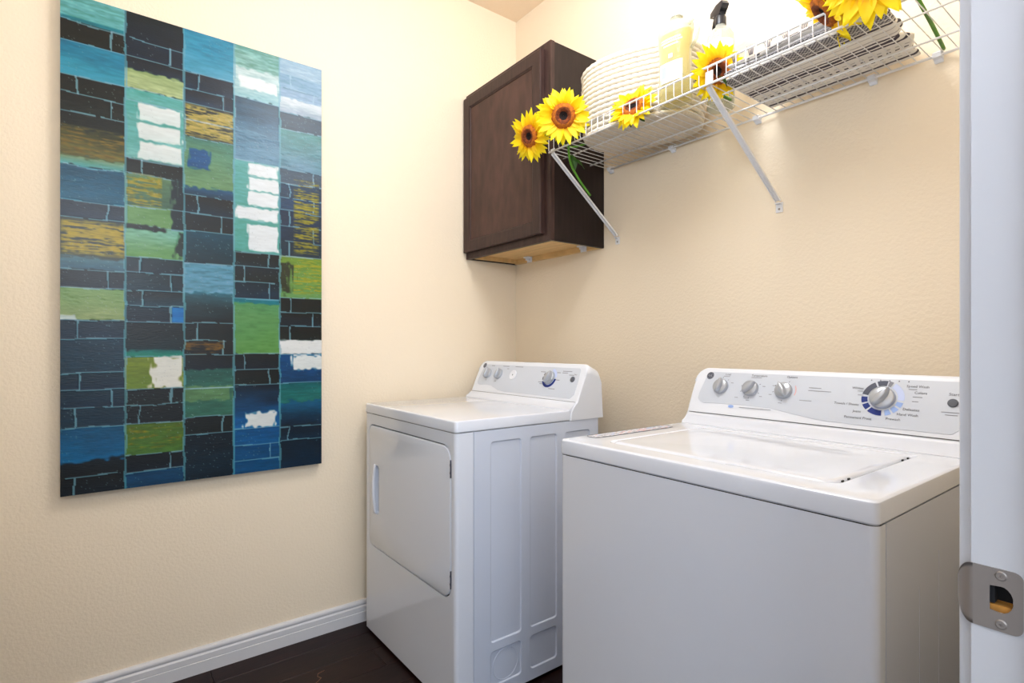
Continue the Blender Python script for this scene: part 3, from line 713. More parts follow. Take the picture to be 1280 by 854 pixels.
        # printed tick marks around the small knobs, fine print
        for kx, ks in ((.0895, .083), (.1805, .082), (.273, .082)):
            for a in ((0, 40) if kx < .1 else (-110, -75, -150, 180, 60, 115) if kx < .2 else (-60, -100, 180, 20)):
                t = math.radians(90 - a); c_, s_ = math.cos(t), math.sin(t); b0 = len(V)
                q0, q1 = .0262, .0300
                V += [fp(kx + q0 * c_ - .0006 * s_, ks + q0 * s_ + .0006 * c_, H1), fp(kx + q1 * c_ - .0006 * s_, ks + q1 * s_ + .0006 * c_, H1), fp(kx + q1 * c_ + .0006 * s_, ks + q1 * s_ - .0006 * c_, H1), fp(kx + q0 * c_ + .0006 * s_, ks + q0 * s_ - .0006 * c_, H1)]
                Fc.append((b0, b0 + 1, b0 + 2, b0 + 3)); mi.append(0)
        arc_mesh(V, Fc, mi, 5, fp, .273, .082, .0300, .0325, 60, 110, H1)
        fine = [(.335, .094, .03), (.335, .086, .055), (.318, .058, .03), (.16, .0235, .09), (.545, .0, 0), (.118, .095, .008), (.213, .09, .008), (.21, .06, .008), (.14, .052, .010), (.175, .046, .010), (.24, .094, .009), (.235, .068, .008), (.265, .046, .010), (.615, .056, .036), (.622, .050, .022),
                (.450, .083, .012), (.448, .093, .012), (.56, .086, .018), (.56, .075, .012), (.55, .104, .016), (.475, .028, .0), (.09, .1145, .02), (.175, .1145, .03)]
        for x, s, l in fine:
            if l: b0 = len(V); V += [fp(x, s, H1), fp(x + l, s, H1), fp(x + l, s + .0016, H1), fp(x, s + .0016, H1)]; Fc.append((b0, b0 + 1, b0 + 2, b0 + 3)); mi.append(4)
        b0 = len(V); V += [fp(.135 + .0085 * math.cos(2 * PI * i / 18), .0245 + .0045 * math.sin(2 * PI * i / 18), H1) for i in range(18)]; Fc.append(tuple(range(b0, b0 + 18))); mi.append(2)
        lathe('start_button', [(0, 0), (.0095, 0), (.0095, .002), (.008, .0035), (0, .0038)], mat('button_grey', (.36, .38, .42), .3), r, seg=24, loc=fp(.633, .0785, .0012), rot=rot)
        knob('cycle_knob', r, dx, ds, .0265, -.55, fp, rot, True)
    else:
        for x, s, a in ((.083, .085, -.1), (.165, .085, -.2)): knob('control_knob', r, x, s, .0235, a, fp, rot)
        dx, ds = .497, .083
        arcs = [(-105, -85, 0), (-75, -60, 0), (10, 85, 3), (95, 245, 1)]
        r0, r1 = .0290, .0395
        lathe('signal_dial', [(0, 0), (.021, 0), (.021, .002), (.019, .003), (.017, .0022), (0, .0022)], PLASTIC, r, seg=30, loc=fp(.265, .085, .0012), rot=rot)
        b0 = len(V); V += [fp(.265 + .0028 * math.cos(2 * PI * i / 12), .085 + .0034 * math.sin(2 * PI * i / 12), .0038) for i in range(12)]; Fc.append(tuple(range(b0, b0 + 12))); mi.append(0)
        for x, s, l in [(.09, .121, .024), (.175, .121, .044), (.262, .121, .052), (.435, .105, .03), (.53, .105, .02), (.44, .062, .025), (.45, .055, .02), (.535, .075, .022), (.56, .112, .05), (.56, .105, .03), (.60, .098, .026), (.51, .038, .036), (.08, .052, .01), (.15, .050, .012), (.14, .11, .012), (.21, .11, .014)]:
            b0 = len(V); V += [fp(x, s, H1), fp(x + l, s, H1), fp(x + l, s + .0026, H1), fp(x, s + .0026, H1)]; Fc.append((b0, b0 + 1, b0 + 2, b0 + 3)); mi.append(4)
        lathe('start_button', [(0, 0), (.011, 0), (.011, .002), (.009, .0035), (0, .0038)], mat('button_grey', (.36, .38, .42), .3), r, seg=24, loc=fp(.625, .083, .0012), rot=rot)
        knob('cycle_knob', r, dx, ds, .0265, -.35, fp, rot, True)
        T += [('Start', .633, .102, .007, 'CENTER')]
    PM_ = [SLATE, NAVY, PALEBLUE, LAVENDER, INKSOFT, mat('pink_print', (.9, .7, .7), .5)]
    tag(mkobj('fine_print', V, Fc, PM_, r, midx=mi), kind='stuff')
    for a0, a1, m_ in arcs:
        V2, F2, i2 = [], [], []; arc_mesh(V2, F2, i2, 0, fp, dx, ds, r0, r1, a0, a1, H1); mkobj('dial_segment', V2, F2, PM_[m_], r)
    for it in T: text_mesh('lettering', [(it[0], 0, 0, it[3], it[4])], INK, r, rot, fp(it[1], it[2], H1 + .0003))
    if not washer:
        # door slab with recessed pull
        bm = bmesh.new()
        hl = lambda i: rrect(.092, .134, .482, .668, [.016, .016, .004, .004], 6, i)
        plate(bm, fmx, [(Lp(.004), .0022), (Lp(.0015), .0014), (Lp(0), -.001), (Lp(0), -.009)], [([(hl(0), .0022), (hl(.001), -.010), (hl(.003), -.019)], True)])
        dd = autosmooth(bmobj('door', bm, ENAMEL, r), 30)
        # curved pull bar standing on the left edge of the recess
        V = []; Fc = []; N_ = 16
        for i in range(N_ + 1):
            t = i / N_; z = .480 + .190 * t; o_ = math.sin(PI * t)
            xa, xb = .0875, .0985 + .004 * (1 - o_); h = .0022 + .009 * o_ ** .8
            V += [(xa, -.002, z), (xa + .001, -h * .8 - .002, z), (xa + .004, -h - .002, z), (xb, -h - .001, z), (xb + .0005, -.001, z)]
        for i in range(N_):
            for k in range(5): Fc.append((i * 5 + k, i * 5 + (k + 1) % 5, (i + 1) * 5 + (k + 1) % 5, (i + 1) * 5 + k))
        Fc.append((4, 3, 2, 1, 0)); Fc.append(tuple(N_ * 5 + k for k in range(5)))
        mkobj('door_pull', V, Fc, PLASTIC, dd, smooth=True)
        for z0 in (.722, .384):
            bm = bm_box(bmesh.new(), (.6515, -.0030, z0), (.6550, .004, z0 + .055), .0008, 1)
            for q in (.012, .036): bm_box(bm, (.6510, -.0036, z0 + q), (.6545, -.0025, z0 + q + .007), .0005, 1)
            tag(bmobj('hinge', bm, SLATE, dd), 'dark metal hinge')
    return r
appliance('dryer'); appliance('washer')

# ------------------------------------------------------------------ wire shelf
ZS = 1.840; YL = -.330; XA, XB = .630, 1.985
sh = empty('wire_shelf', (XA, 0, ZS)); tag(sh, 'white coated wire shelf with raised front lip on two diagonal braces', 'shelf')
def rod(name, y, z, x0, x1, rad, par=sh): return tube(name, [(x0 - XA, y, z - ZS), (x1 - XA, y, z - ZS)], rad, WIRE, par, seg=10)
rod('front_rod', YL, ZS, XA - .004, XB, .0032); rod('lip_rod', YL - .001, ZS + .047, XA + .05, XB, .0030)
rod('support_rod', -.255, ZS - .0055, XA - .007, XB, .0022); rod('support_rod', -.116, ZS - .0055, XA - .002, XB, .0026); rod('back_rod', -.018, ZS - .003, XA + .004, XB, .0036)
wpts = [(0, -.012, .0), (0, YL - .001, 0), (0, YL - .0035, .004), (0, YL - .0035, .047)]
w0 = tube('cross_wire', [(0, -.012, 0), (0, -.15, 0), (0, YL + .004, 0), (0, YL - .0022, .0012), (0, YL - .0042, .006), (0, YL - .0042, .047)], .0013, WIRE, sh, seg=6)
i = 0; x = .6303
while x < XB - .003:
    o = w0 if i == 0 else w0.copy()
    if i: col.objects.link(o)
    o.location = (x - XA, 0, .0018); x += .02742; i += 1
for k, x in enumerate((.640, .937, 1.254, 1.573, 1.716)):
    c = prism('wall_clip', [(-.0005, -.016), (-.006, -.016), (-.010, -.010), (-.024, -.008), (-.026, .002), (-.021, .006), (-.008, .005), (-.006, .010), (-.0005, .010)], x - XA - .009, x - XA + .009, PLASTIC, sh, bevel=.001, seg=1)
def bracket(xt, xb):
    # flat channel brace from the front rod down to the wall
    A = Vector((xt - XA, YL + .008, -.003)); B = Vector((xb - XA, -.010, 1.565 - ZS)); d = (B - A).normalized(); side = Vector((1, 0, 0)); side = (side - d * side.dot(d)).normalized(); nn = d.cross(side)
    w = .0078
    cs = [(-w, .0035), (-w, -.0035), (-w + .0015, -.0045), (w - .0015, -.0045), (w, -.0035), (w, .0035), (w - .0016, .0035), (w - .0016, -.0025), (-w + .0016, -.0025), (-w + .0016, .0035)]
    V = []; Fc = []
    for P in (A, B): V += [P + side * a + nn * b for a, b in cs]
    n = len(cs)
    for k in range(n): Fc.append((k, (k + 1) % n, n + (k + 1) % n, n + k))
    Fc.append((0, 1, 2, 8, 9)); Fc.append((2, 3, 7, 8)); Fc.append((3, 4, 5, 6, 7)); Fc.append((n, n + 9, n + 8, n + 2, n + 1)); Fc.append((n + 2, n + 8, n + 7, n + 3)); Fc.append((n + 3, n + 7, n + 6, n + 5, n + 4))
    b = mkobj('support_brace', V, Fc, WIRE, sh)
    xl = xb - XA
    bm = bm_box(bmesh.new(), (xl - .011, -.0035, 1.532 - ZS), (xl + .011, -.0008, 1.562 - ZS), .001, 1)
    bm_box(bm, (xl - .0078, -.016, 1.556 - ZS), (xl + .0078, -.001, 1.5600 - ZS), .0008, 1)
    bmobj('wall_tab', bm, WIRE, b)
    lathe('screw', [(0, 0), (.0035, 0), (.003, .0016), (0, .002)], NICKEL, b, seg=12, loc=(xl, -.0036, 1.542 - ZS), rot=Matrix.Rotation(PI / 2, 3, 'X'))
    bm = bm_box(bmesh.new(), (xt - XA - .008, YL + .0035, -.002), (xt - XA + .016, YL + .006, .038 if xt > 1 else .012), .001, 1)
    bmobj('rod_hook', bm, WIRE, b)
bracket(.638, .669); bracket(1.283, 1.319)

# ------------------------------------------------------------------ rope basket
def build_basket():
    cx, cy, rz = .935, -.180, math.radians(15); z0 = ZS + .0045
    r = empty('rope_basket', (cx, cy, z0), rz); tag(r, 'large cream coiled rope storage basket at the left end of the wire shelf', 'basket')
    n = 2.7; rr = .0092; rows = 14
    def loop(a, b, cnt):
        out = []
        # arc-length resample of a superellipse
        P = [(a * math.copysign(abs(math.cos(t)) ** (2 / n), math.cos(t)), b * math.copysign(abs(math.sin(t)) ** (2 / n), math.sin(t))) for t in [2 * PI * i / 720 for i in range(721)]]
        L = [0]
        for i in range(720): L.append(L[-1] + math.hypot(P[i + 1][0] - P[i][0], P[i + 1][1] - P[i][1]))
        j = 0
        for k in range(cnt):
            s = L[-1] * k / cnt
            while L[j + 1] < s: j += 1
            f = (s - L[j]) / max(L[j + 1] - L[j], 1e-9); out.append((P[j][0] * (1 - f) + P[j + 1][0] * f, P[j][1] * (1 - f) + P[j + 1][1] * f))
        return out, L[-1]
    for k in range(rows):
        t = k / (rows - 1); z = rr * .9 + k * .0166
        g = .955 + .05 * math.sin(PI * min(t * 1.2, 1) * .75) ** 1; a = .203 * g; b = .1285 * g
        cnt = 560; pts, per = loop(a, b, cnt); V = []; Fc = []; sg = 8; rad = rr * (.86 if k < rows - 1 else 1.1)
        tw = round(per / .026) 
        for i in range(cnt):
            x, y = pts[i]; xn, yn = pts[(i + 1) % cnt]; xp, yp = pts[i - 1]; tx, ty = xn - xp, yn - yp; l = math.hypot(tx, ty); nx_, ny_ = ty / l, -tx / l
            zz = z + .004 * t * math.sin(3 * 2 * PI * i / cnt + 1)
            ph = 2 * PI * tw * i / cnt
            for q in range(sg):
                th = 2 * PI * q / sg; rd = rad * (1.04 + .07 * math.cos(2 * th + ph))
                V.append((x + nx_ * rd * math.cos(th), y + ny_ * rd * math.cos(th), zz + rd * math.sin(th)))
        for i in range(cnt):
            for q in range(sg): Fc.append((i * sg + q, i * sg + (q + 1) % sg, ((i + 1) % cnt) * sg + (q + 1) % sg, ((i + 1) % cnt) * sg + q))
        mkobj('rope_coil', V, Fc, ROPE, r, smooth=True)
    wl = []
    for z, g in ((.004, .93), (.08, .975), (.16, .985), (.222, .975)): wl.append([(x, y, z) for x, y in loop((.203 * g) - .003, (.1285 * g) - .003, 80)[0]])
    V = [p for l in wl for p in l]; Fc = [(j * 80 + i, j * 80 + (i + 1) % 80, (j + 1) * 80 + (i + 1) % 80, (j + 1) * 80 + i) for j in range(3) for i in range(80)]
    tag(mkobj('stitching', V, Fc, mat('tan_stitching', (.62, .50, .38), .9), r, smooth=True), 'tan inner wall for stitching and darker gaps between the rope coils')  # continuous inner wall: stitching tone plus painted darkness in the rope gaps
    pts, _ = loop(.192, .1185, 90)
    bm = bmesh.new()
    lo = lambda s: [(x * s, y * s) for x, y in pts]
    plate(bm, lambda a, b, c: (a, b, c), [(lo(1), .006), (lo(1.0), .001), (lo(.985), .0)]); bm.faces.new([bm.verts.new((x * .985, y * .985, 0)) for x, y in pts][::-1])
    bmobj('base', bm, mat('basket_base', (.86, .82, .76), .9, vary=.08, vscale=60), r)
    # braided edge knots and a rope handle at the left end
    V, Fc = tube_data([(-.205 - .017 * math.sin(PI * i / 12), -.035 + .07 * i / 12, .185 + .012 * math.sin(PI * i / 12)) for i in range(13)], .0085, 8); mkobj('rope_handle', V, Fc, ROPE, r, smooth=True)
    V, Fc = tube_data([(.205 + .017 * math.sin(PI * i / 12), -.035 + .07 * i / 12, .185 + .012 * math.sin(PI * i / 12)) for i in range(13)], .0085, 8); mkobj('rope_handle', V, Fc, ROPE, r, smooth=True)
build_basket()

# ------------------------------------------------------------------ bottles
def clear(name, colr, alpha, rough=.06):
    m = bpy.data.materials.new(name); m.use_nodes = True; nt = m.node_tree; p = nt.nodes['Principled BSDF']
    p.inputs['Base Color'].default_value = (*lin(colr), 1); p.inputs['Roughness'].default_value = rough; p.inputs['IOR'].default_value = 1.45
    tr_ = nt.nodes.new('ShaderNodeBsdfTransparent'); tr_.inputs[0].default_value = (*lin(colr), 1); mx = nt.nodes.new('ShaderNodeMixShader')
    lw = nt.nodes.new('ShaderNodeLayerWeight'); lw.inputs[0].default_value = .35; ma = nt.nodes.new('ShaderNodeMath'); ma.operation = 'MULTIPLY_ADD'; ma.inputs[1].default_value = .55; ma.inputs[2].default_value = alpha
    nt.links.new(lw.outputs['Facing'], ma.inputs[0]); nt.links.new(ma.outputs[0], mx.inputs[0]); nt.links.new(tr_.outputs[0], mx.inputs[1]); nt.links.new(p.outputs[0], mx.inputs[2]); nt.links.new(mx.outputs[0], nt.nodes['Material Output'].inputs[0])
    MATS[name] = m; return m
GLASS = clear('clear_plastic', (.93, .93, .88), .10)
LIQ = clear('amber_liquid', (.97, .92, .55), .26, .1)
def ovloop(hx, hy, n=2.6, cnt=36): return [(hx * math.copysign(abs(math.cos(t)) ** (2 / n), math.cos(t)), hy * math.copysign(abs(math.sin(t)) ** (2 / n), math.sin(t))) for t in [2 * PI * i / cnt for i in range(cnt)]]
def loft(name, secs, m, parent, n=2.6):
    """secs: (z, hx, hy, offx)"""
    V = []; Fc = []; c = 36
    for z, hx, hy, ox in secs: V += [(x + ox, y, z) for x, y in ovloop(hx, hy, n, c)]
    for j in range(len(secs) - 1):
        for i in range(c): Fc.append((j * c + i, j * c + (i + 1) % c, (j + 1) * c + (i + 1) % c, (j + 1) * c + i))
    Fc.append(tuple(range(c))[::-1]); Fc.append(tuple((len(secs) - 1) * c + i for i in range(c)))
    return autosmooth(mkobj(name, V, Fc, m, parent), 45)
bt = empty('detergent_bottle', (1.150, -.288, ZS + .0045), .12); bt.scale = (1.05, 1, 1); tag(bt, 'clear bottle of pale yellow liquid with a white cap in front of the rope basket', 'bottle')
loft('bottle_body', [(0, .044, .024, 0), (.004, .048, .028, 0), (.05, .049, .029, 0), (.10, .046, .028, 0), (.15, .046, .028, 0), (.19, .050, .029, 0), (.212, .053, .029, .001), (.226, .050, .027, .002), (.236, .038, .022, .003), (.242, .022, .019, .004), (.246, .016, .016, .004), (.256, .016, .016, .004)], GLASS, bt)
loft('liquid', [(.003, .041, .022, 0), (.006, .0455, .0255, 0), (.05, .0465, .0265, 0), (.10, .0435, .0255, 0), (.15, .0435, .0255, 0), (.19, .0475, .0265, 0), (.206, .050, .0265, .001)], LIQ, bt)
lathe('cap', [(0, 0), (.0185, 0), (.0185, .030), (.017, .033), (0, .033)], PLASTIC, bt, loc=(.004, 0, .2565))
tube('carry_loop', [(.040, 0, .222), (.056, 0, .232), (.068, 0, .220), (.070, 0, .195), (.064, 0, .170), (.048, 0, .150)], .005, GLASS, bt)
def label_patch(name, parent, secs_at, x0, x1, z0, z1, m, n=10, off=.0008):
    V = []; Fc = []
    for i in range(n + 1):
        x = x0 + (x1 - x0) * i / n
        for z in (z0, (z0 + z1) / 2, z1):
            hx, hy = secs_at(z); y = -hy * (max(0, 1 - abs(x / hx) ** 2.6)) ** (1 / 2.6) - off; V.append((x, y, z))
    for i in range(n):
        for k in range(2): a = i * 3 + k; Fc.append((a, a + 3, a + 4, a + 1))
    return mkobj(name, V, Fc, m, parent, smooth=True)
LBL = mat('label_white', (.93, .95, .98), .5)
LBLUE = mat('label_blue', (.66, .77, .93), .5)
lb = label_patch('front_label', bt, lambda z: (.0465, .028), -.034, .034, .060, .118, LBL)
for x0 in (-.028, -.008, .012): label_patch('printed_block', lb, lambda z: (.0465, .028), x0, x0 + .015, .075, .108, LBLUE, 4, .0013)
for z, a in ((.176, .034), (.184, .030), (.166, .022)): label_patch('printed_band', bt, lambda z: (.047, .0282), -a, a, z, z + .004, LBL, 8)
label_patch('printed_seal', bt, lambda z: (.0465, .028), -.006, .006, .130, .142, LBL, 6)

sb = empty('spray_bottle', (1.213, -.150, ZS + .0045), -.5); tag(sb, 'clear spray bottle with white label and black trigger behind the yellow bottle', 'bottle')
loft('bottle_body', [(0, .036, .036, 0), (.004, .040, .040, 0), (.198, .040, .040, 0), (.222, .038, .038, 0), (.238, .029, .029, 0), (.248, .016, .016, 0), (.265, .0135, .0135, 0)], GLASS, sb, 2)
loft('liquid', [(.004, .035, .035, 0), (.008, .038, .038, 0), (.195, .038, .038, 0)], clear('clear_liquid', (.95, .96, .97), .12), sb, 2)
bm = bmesh.new(); lp = []
V = []; Fc = []
for i in range(25):
    a = math.radians(-150 + 240 * i / 24 - 60)
    for z in (.060, .198): V.append((.0406 * math.cos(a), .0406 * math.sin(a), z))
for i in range(24): Fc.append((2 * i, 2 * i + 2, 2 * i + 3, 2 * i + 1))
mkobj('front_label', V, Fc, LBL, sb, smooth=True)
lathe('collar', [(0, .255), (.0165, .255), (.0165, .278), (.013, .284), (0, .284)], BLACKP, sb)
tr = prism('trigger_head', [(-.045, 0.301), (-.043, 0.315), (-.01, 0.323), (.022, 0.319), (.032, 0.305), (.024, 0.296), (.012, 0.293), (.012, 0.284), (-.012, 0.284), (-.014, 0.296), (-.030, 0.298)], -.011, .011, BLACKP, sb, axis='y', bevel=.002)
prism('trigger_lever', [(-.016, 0.299), (-.026, 0.299), (-.036, 0.281), (-.041, 0.261), (-.037, 0.259), (-.028, 0.275), (-.018, 0.287)], -.007, .007, BLACKP, tr, axis='y', bevel=.0015)
tube('dip_tube', [(0, 0, .012), (.003, 0, .1), (0, 0, .27)], .0022, mat('tube_white', (.9, .92, .95), .4), sb)

# ------------------------------------------------------------------ folded woven throw
def throw_mat():
    m = bpy.data.materials.new('striped_weave'); m.use_nodes = True; nt = m.node_tree; p = nt.nodes['Principled BSDF']; p.inputs['Roughness'].default_value = .95
    nd = lambda t: nt.nodes.new(t); lk = nt.links.new
    at = nd('ShaderNodeAttribute'); at.attribute_name = 'weave'; sep = nd('ShaderNodeSeparateXYZ'); lk(at.outputs['Vector'], sep.inputs[0])
    n = nd('ShaderNodeTexNoise'); n.inputs['Scale'].default_value = 35; lk(at.outputs['Vector'], n.inputs['Vector'])
    ms = nd('ShaderNodeMath'); ms.operation = 'MULTIPLY_ADD'; lk(n.outputs[0], ms.inputs[0]); ms.inputs[1].default_value = .009; lk(sep.outputs[1], ms.inputs[2])
    # stripes by position across the cloth (0..1 over .30 m)
    sc = nd('ShaderNodeMath'); sc.operation = 'MULTIPLY'; lk(ms.outputs[0], sc.inputs[0]); sc.inputs[1].default_value = 1 / .30
    rp = nd('ShaderNodeValToRGB'); cr = rp.color_ramp; cr.interpolation = 'CONSTANT'
    WHt, BK, GR = (.84, .81, .77, 1), (.075, .065, .085, 1), (.52, .49, .48, 1)
    st = [(0, WHt), (.02, BK), (.115, WHt), (.125, BK), (.165, WHt), (.185, BK), (.212, WHt), (.29, GR), (.302, WHt), (.37, GR), (.385, WHt), (.425, BK), (.447, WHt), (.47, BK), (.515, WHt), (.537, BK), (.560, WHt), (.64, GR), (.655, WHt), (.69, BK), (.712, WHt), (.77, BK), (.792, WHt), (.84, GR), (.855, WHt), (.90, BK), (.94, WHt)]
    cr.elements[0].position = 0; cr.elements[0].color = st[0][1]; cr.elements[1].position = st[1][0]; cr.elements[1].color = st[1][1]
    for q, c in st[2:]:
        e = cr.elements.new(q); e.color = c
    lk(sc.outputs[0], rp.inputs[0])
    # dotted white pattern inside the dark band at the front
    vx = nd('ShaderNodeTexChecker'); vx.inputs['Scale'].default_value = 210; lk(at.outputs['Vector'], vx.inputs['Vector'])
    lt = nd('ShaderNodeMath'); lt.operation = 'LESS_THAN'; lk(sc.outputs[0], lt.inputs[0]); lt.inputs[1].default_value = .185
    mm = nd('ShaderNodeMath'); mm.operation = 'MULTIPLY'; lk(vx.outputs[1], mm.inputs[0]); lk(lt.outputs[0], mm.inputs[1])
    m2 = nd('ShaderNodeMath'); m2.operation = 'MULTIPLY'; lk(mm.outputs[0], m2.inputs[0]); m2.inputs[1].default_value = .6
    mx = nd('ShaderNodeMixRGB'); lk(m2.outputs[0], mx.inputs[0]); lk(rp.outputs[0], mx.inputs[1]); mx.inputs[2].default_value = (.80, .78, .77, 1)
    # broken dashes along two of the stripes
    ds = nd('ShaderNodeTexWave'); ds.inputs['Scale'].default_value = 16; ds.bands_direction = 'X'; lk(at.outputs['Vector'], ds.inputs['Vector'])
    g1 = nd('ShaderNodeMath'); g1.operation = 'GREATER_THAN'; lk(sc.outputs[0], g1.inputs[0]); g1.inputs[1].default_value = .60
    g2 = nd('ShaderNodeMath'); g2.operation = 'LESS_THAN'; lk(sc.outputs[0], g2.inputs[0]); g2.inputs[1].default_value = .88
    g3 = nd('ShaderNodeMath'); g3.operation = 'MULTIPLY'; lk(g1.outputs[0], g3.inputs[0]); lk(g2.outputs[0], g3.inputs[1])
    g4 = nd('ShaderNodeMath'); g4.operation = 'GREATER_THAN'; lk(ds.outputs[1], g4.inputs[0]); g4.inputs[1].default_value = .5
    g5 = nd('ShaderNodeMath'); g5.operation = 'MULTIPLY'; lk(g3.outputs[0], g5.inputs[0]); lk(g4.outputs[0], g5.inputs[1])
    mx2 = nd('ShaderNodeMixRGB'); lk(g5.outputs[0], mx2.inputs[0]); lk(mx.outputs[0], mx2.inputs[1]); mx2.inputs[2].default_value = WHt
    lk(mx2.outputs[0], p.inputs['Base Color'])
    b = nd('ShaderNodeBump'); b.inputs['Strength'].default_value = .5; b.inputs['Distance'].default_value = .002; nn = nd('ShaderNodeTexNoise'); nn.inputs['Scale'].default_value = 220; lk(at.outputs['Vector'], nn.inputs['Vector']); lk(nn.outputs[0], b.inputs['Height']); lk(b.outputs[0], p.inputs['Normal'])
    return m
def build_throw():
    r = empty('folded_throw', (1.50, -.160, ZS + .0045)); tag(r, 'folded black and white striped woven throw at the right end of the shelf', 'blanket')
    m = throw_mat(); rng = random.Random(2)
    D = .272; layers = 3; th = .0175
    for li in range(layers):
        # one fold: a flat slab with a rounded, slightly puffed bulge on the right, wavering edges
        x0, x1 = -.188 + .010 * li, .188 - .012 * li
        z0 = li * (th + .0015); nxp = 40; nyp = 40; prof = []
        # closed profile in x,z (counter-clockwise), arc length kept for the weave
        for i in range(nxp): prof.append((x0 + (x1 - x0) * i / (nxp - 1), 0))
        for i in range(1, 10): a = -PI / 2 + PI * i / 10; prof.append((x1 + .012 * math.cos(a), th / 2 + th / 2 * math.sin(a)))
        for i in range(nxp): prof.append((x1 + (x0 - x1) * i / (nxp - 1), th))
        for i in range(1, 6): a = PI / 2 + PI * i / 6; prof.append((x0 + .008 * math.cos(a), th / 2 + th / 2 * math.sin(a)))
        N = len(prof); V = []; Fc = []; wv = []; al = [0]
        for i in range(1, N): al.append(al[-1] + math.hypot(prof[i][0] - prof[i - 1][0], prof[i][1] - prof[i - 1][1]))
        for j in range(nyp + 1):
            t = j / nyp; y = -D / 2 + D * t; puff = 1 - .55 * (abs(2 * t - 1) ** 7)
            ex = -.012 * (1 - t) ** 6 - .02 * t ** 4 + .006 * math.sin(14 * t + li * 2)
            # at the right end the cloth falls into two rolls
            roll = .10 * max(0, 0)
            for i, (x, z) in enumerate(prof):
                u = (x - x0) / (x1 - x0)
                wob = .0022 * math.sin(38 * x + 9 * t + li) + .0016 * math.sin(61 * t + 12 * x)
                dip = -.010 * math.exp(-((t - .48 - .12 * li) / .05) ** 2) * max(0, u - .78) / .22
                xx = x + ex * max(0, u) ** 3 + dip * 2.4
                zz = z0 + th / 2 + (z - th / 2) * puff + (wob if z > th * .4 or li else wob * .15 + .0012)
                zz = max(zz, .0006) * (.78 + .22 * min(1, max(0, u) * 1.6))
                V.append((xx, y + .004 * math.sin(20 * x + li) * (1 if li else .3), zz)); wv.append((al[i], t * .30 + (.0 if li == 0 else .03 * li), 0))
        for j in range(nyp):
            for i in range(N): Fc.append((j * N + i, j * N + (i + 1) % N, (j + 1) * N + (i + 1) % N, (j + 1) * N + i))
        Fc.append(tuple(range(N))[::-1]); Fc.append(tuple(nyp * N + i for i in range(N)))
        o = mkobj('folded_layer', V, Fc, m, r, smooth=True)
        at = o.data.attributes.new('weave', 'FLOAT_VECTOR', 'POINT'); at.data.foreach_set('vector', [c for w in wv for c in w])
    # short tassels standing on the top front edge
    tm = mat('tassel_yarn', (.50, .49, .52), .95, vary=.3, vscale=80)
    for k in range(8):
        x = -.165 + k * .046; h = rng.uniform(.016, .026); zt_ = layers * (th + .0015) - .004
        V = []; Fc = []
        for s in range(5):
            dx = (s - 2) * .0022; pv, pf = tube_data([(x + dx, -.118, zt_), (x + dx * 1.6, -.120, zt_ + h * .6), (x + dx * 2.2, -.121 + .001 * s, zt_ + h)], .0012, 5); b0 = len(V); V += pv; Fc += [tuple(q + b0 for q in f) for f in pf]
        mkobj('tassel', V, Fc, tm, r, smooth=True)
build_throw()

# ------------------------------------------------------------------ sunflowers
def petal_mat():
    m = mat('sunflower_petal', (1.0, .84, .03), .55, sub=0); nt = m.node_tree; p = nt.nodes['Principled BSDF']
    at = nt.nodes.new('ShaderNodeAttribute'); at.attribute_name = 'along'; rp = nt.nodes.new('ShaderNodeValToRGB'); e = rp.color_ramp.elements
    e[0].position = 0; e[0].color = (*lin((.95, .60, .03)), 1); e[1].position = .30; e[1].color = (*lin((1.0, .85, .02)), 1)
    q = rp.color_ramp.elements.new(1.0); q.color = (*lin((1.0, .93, .10)), 1)
    nt.links.new(at.outputs['Fac'], rp.inputs[0]); nt.links.new(rp.outputs[0], p.inputs['Base Color'])
    tb = nt.nodes.new('ShaderNodeBsdfTranslucent'); ms = nt.nodes.new('ShaderNodeMixShader'); ms.inputs[0].default_value = .3
    nt.links.new(rp.outputs[0], tb.inputs[0]); out = nt.nodes['Material Output']; nt.links.new(p.outputs[0], ms.inputs[1]); nt.links.new(tb.outputs[0], ms.inputs[2]); nt.links.new(ms.outputs[0], out.inputs[0])
    return m
PM = petal_mat()
def petal_mesh(L, Wd, cup, curl, serr):
    V = []; Fc = []; A = []; nl, nw = 7, 4
    for i in range(nl + 1):
        t = i / nl; w = Wd * (math.sin(PI * min(1, t ** .75 * .93 + .07)) ** .75) * (1 - .25 * t) + .0008
        if i == nl: w = .0007
        for j in range(nw + 1):
            s = 2 * j / nw - 1
            V.append((t * L * (1 - .06 * abs(s) * serr), s * w * .5 * 1.35, cup * s * s * w - curl * t * t * L + .0015 * math.cos(3 * PI * s) * t)); A.append(t)
    for i in range(nl):
        for j in range(nw): a = i * (nw + 1) + j; Fc.append((a, a + nw + 1, a + nw + 2, a + 1))
    me = bpy.data.meshes.new('petal'); me.from_pydata(V, [], Fc); me.materials.append(PM); me.polygons.foreach_set('use_smooth', [True] * len(Fc))
    at = me.attributes.new('along', 'FLOAT', 'POINT'); at.data.foreach_set('value', A); return me
PET = [petal_mesh(.058, .021, .25, .10, .5), petal_mesh(.054, .024, .3, .22, .8), petal_mesh(.061, .018, .2, -.06, .3), petal_mesh(.050, .020, .3, .35, 1)]
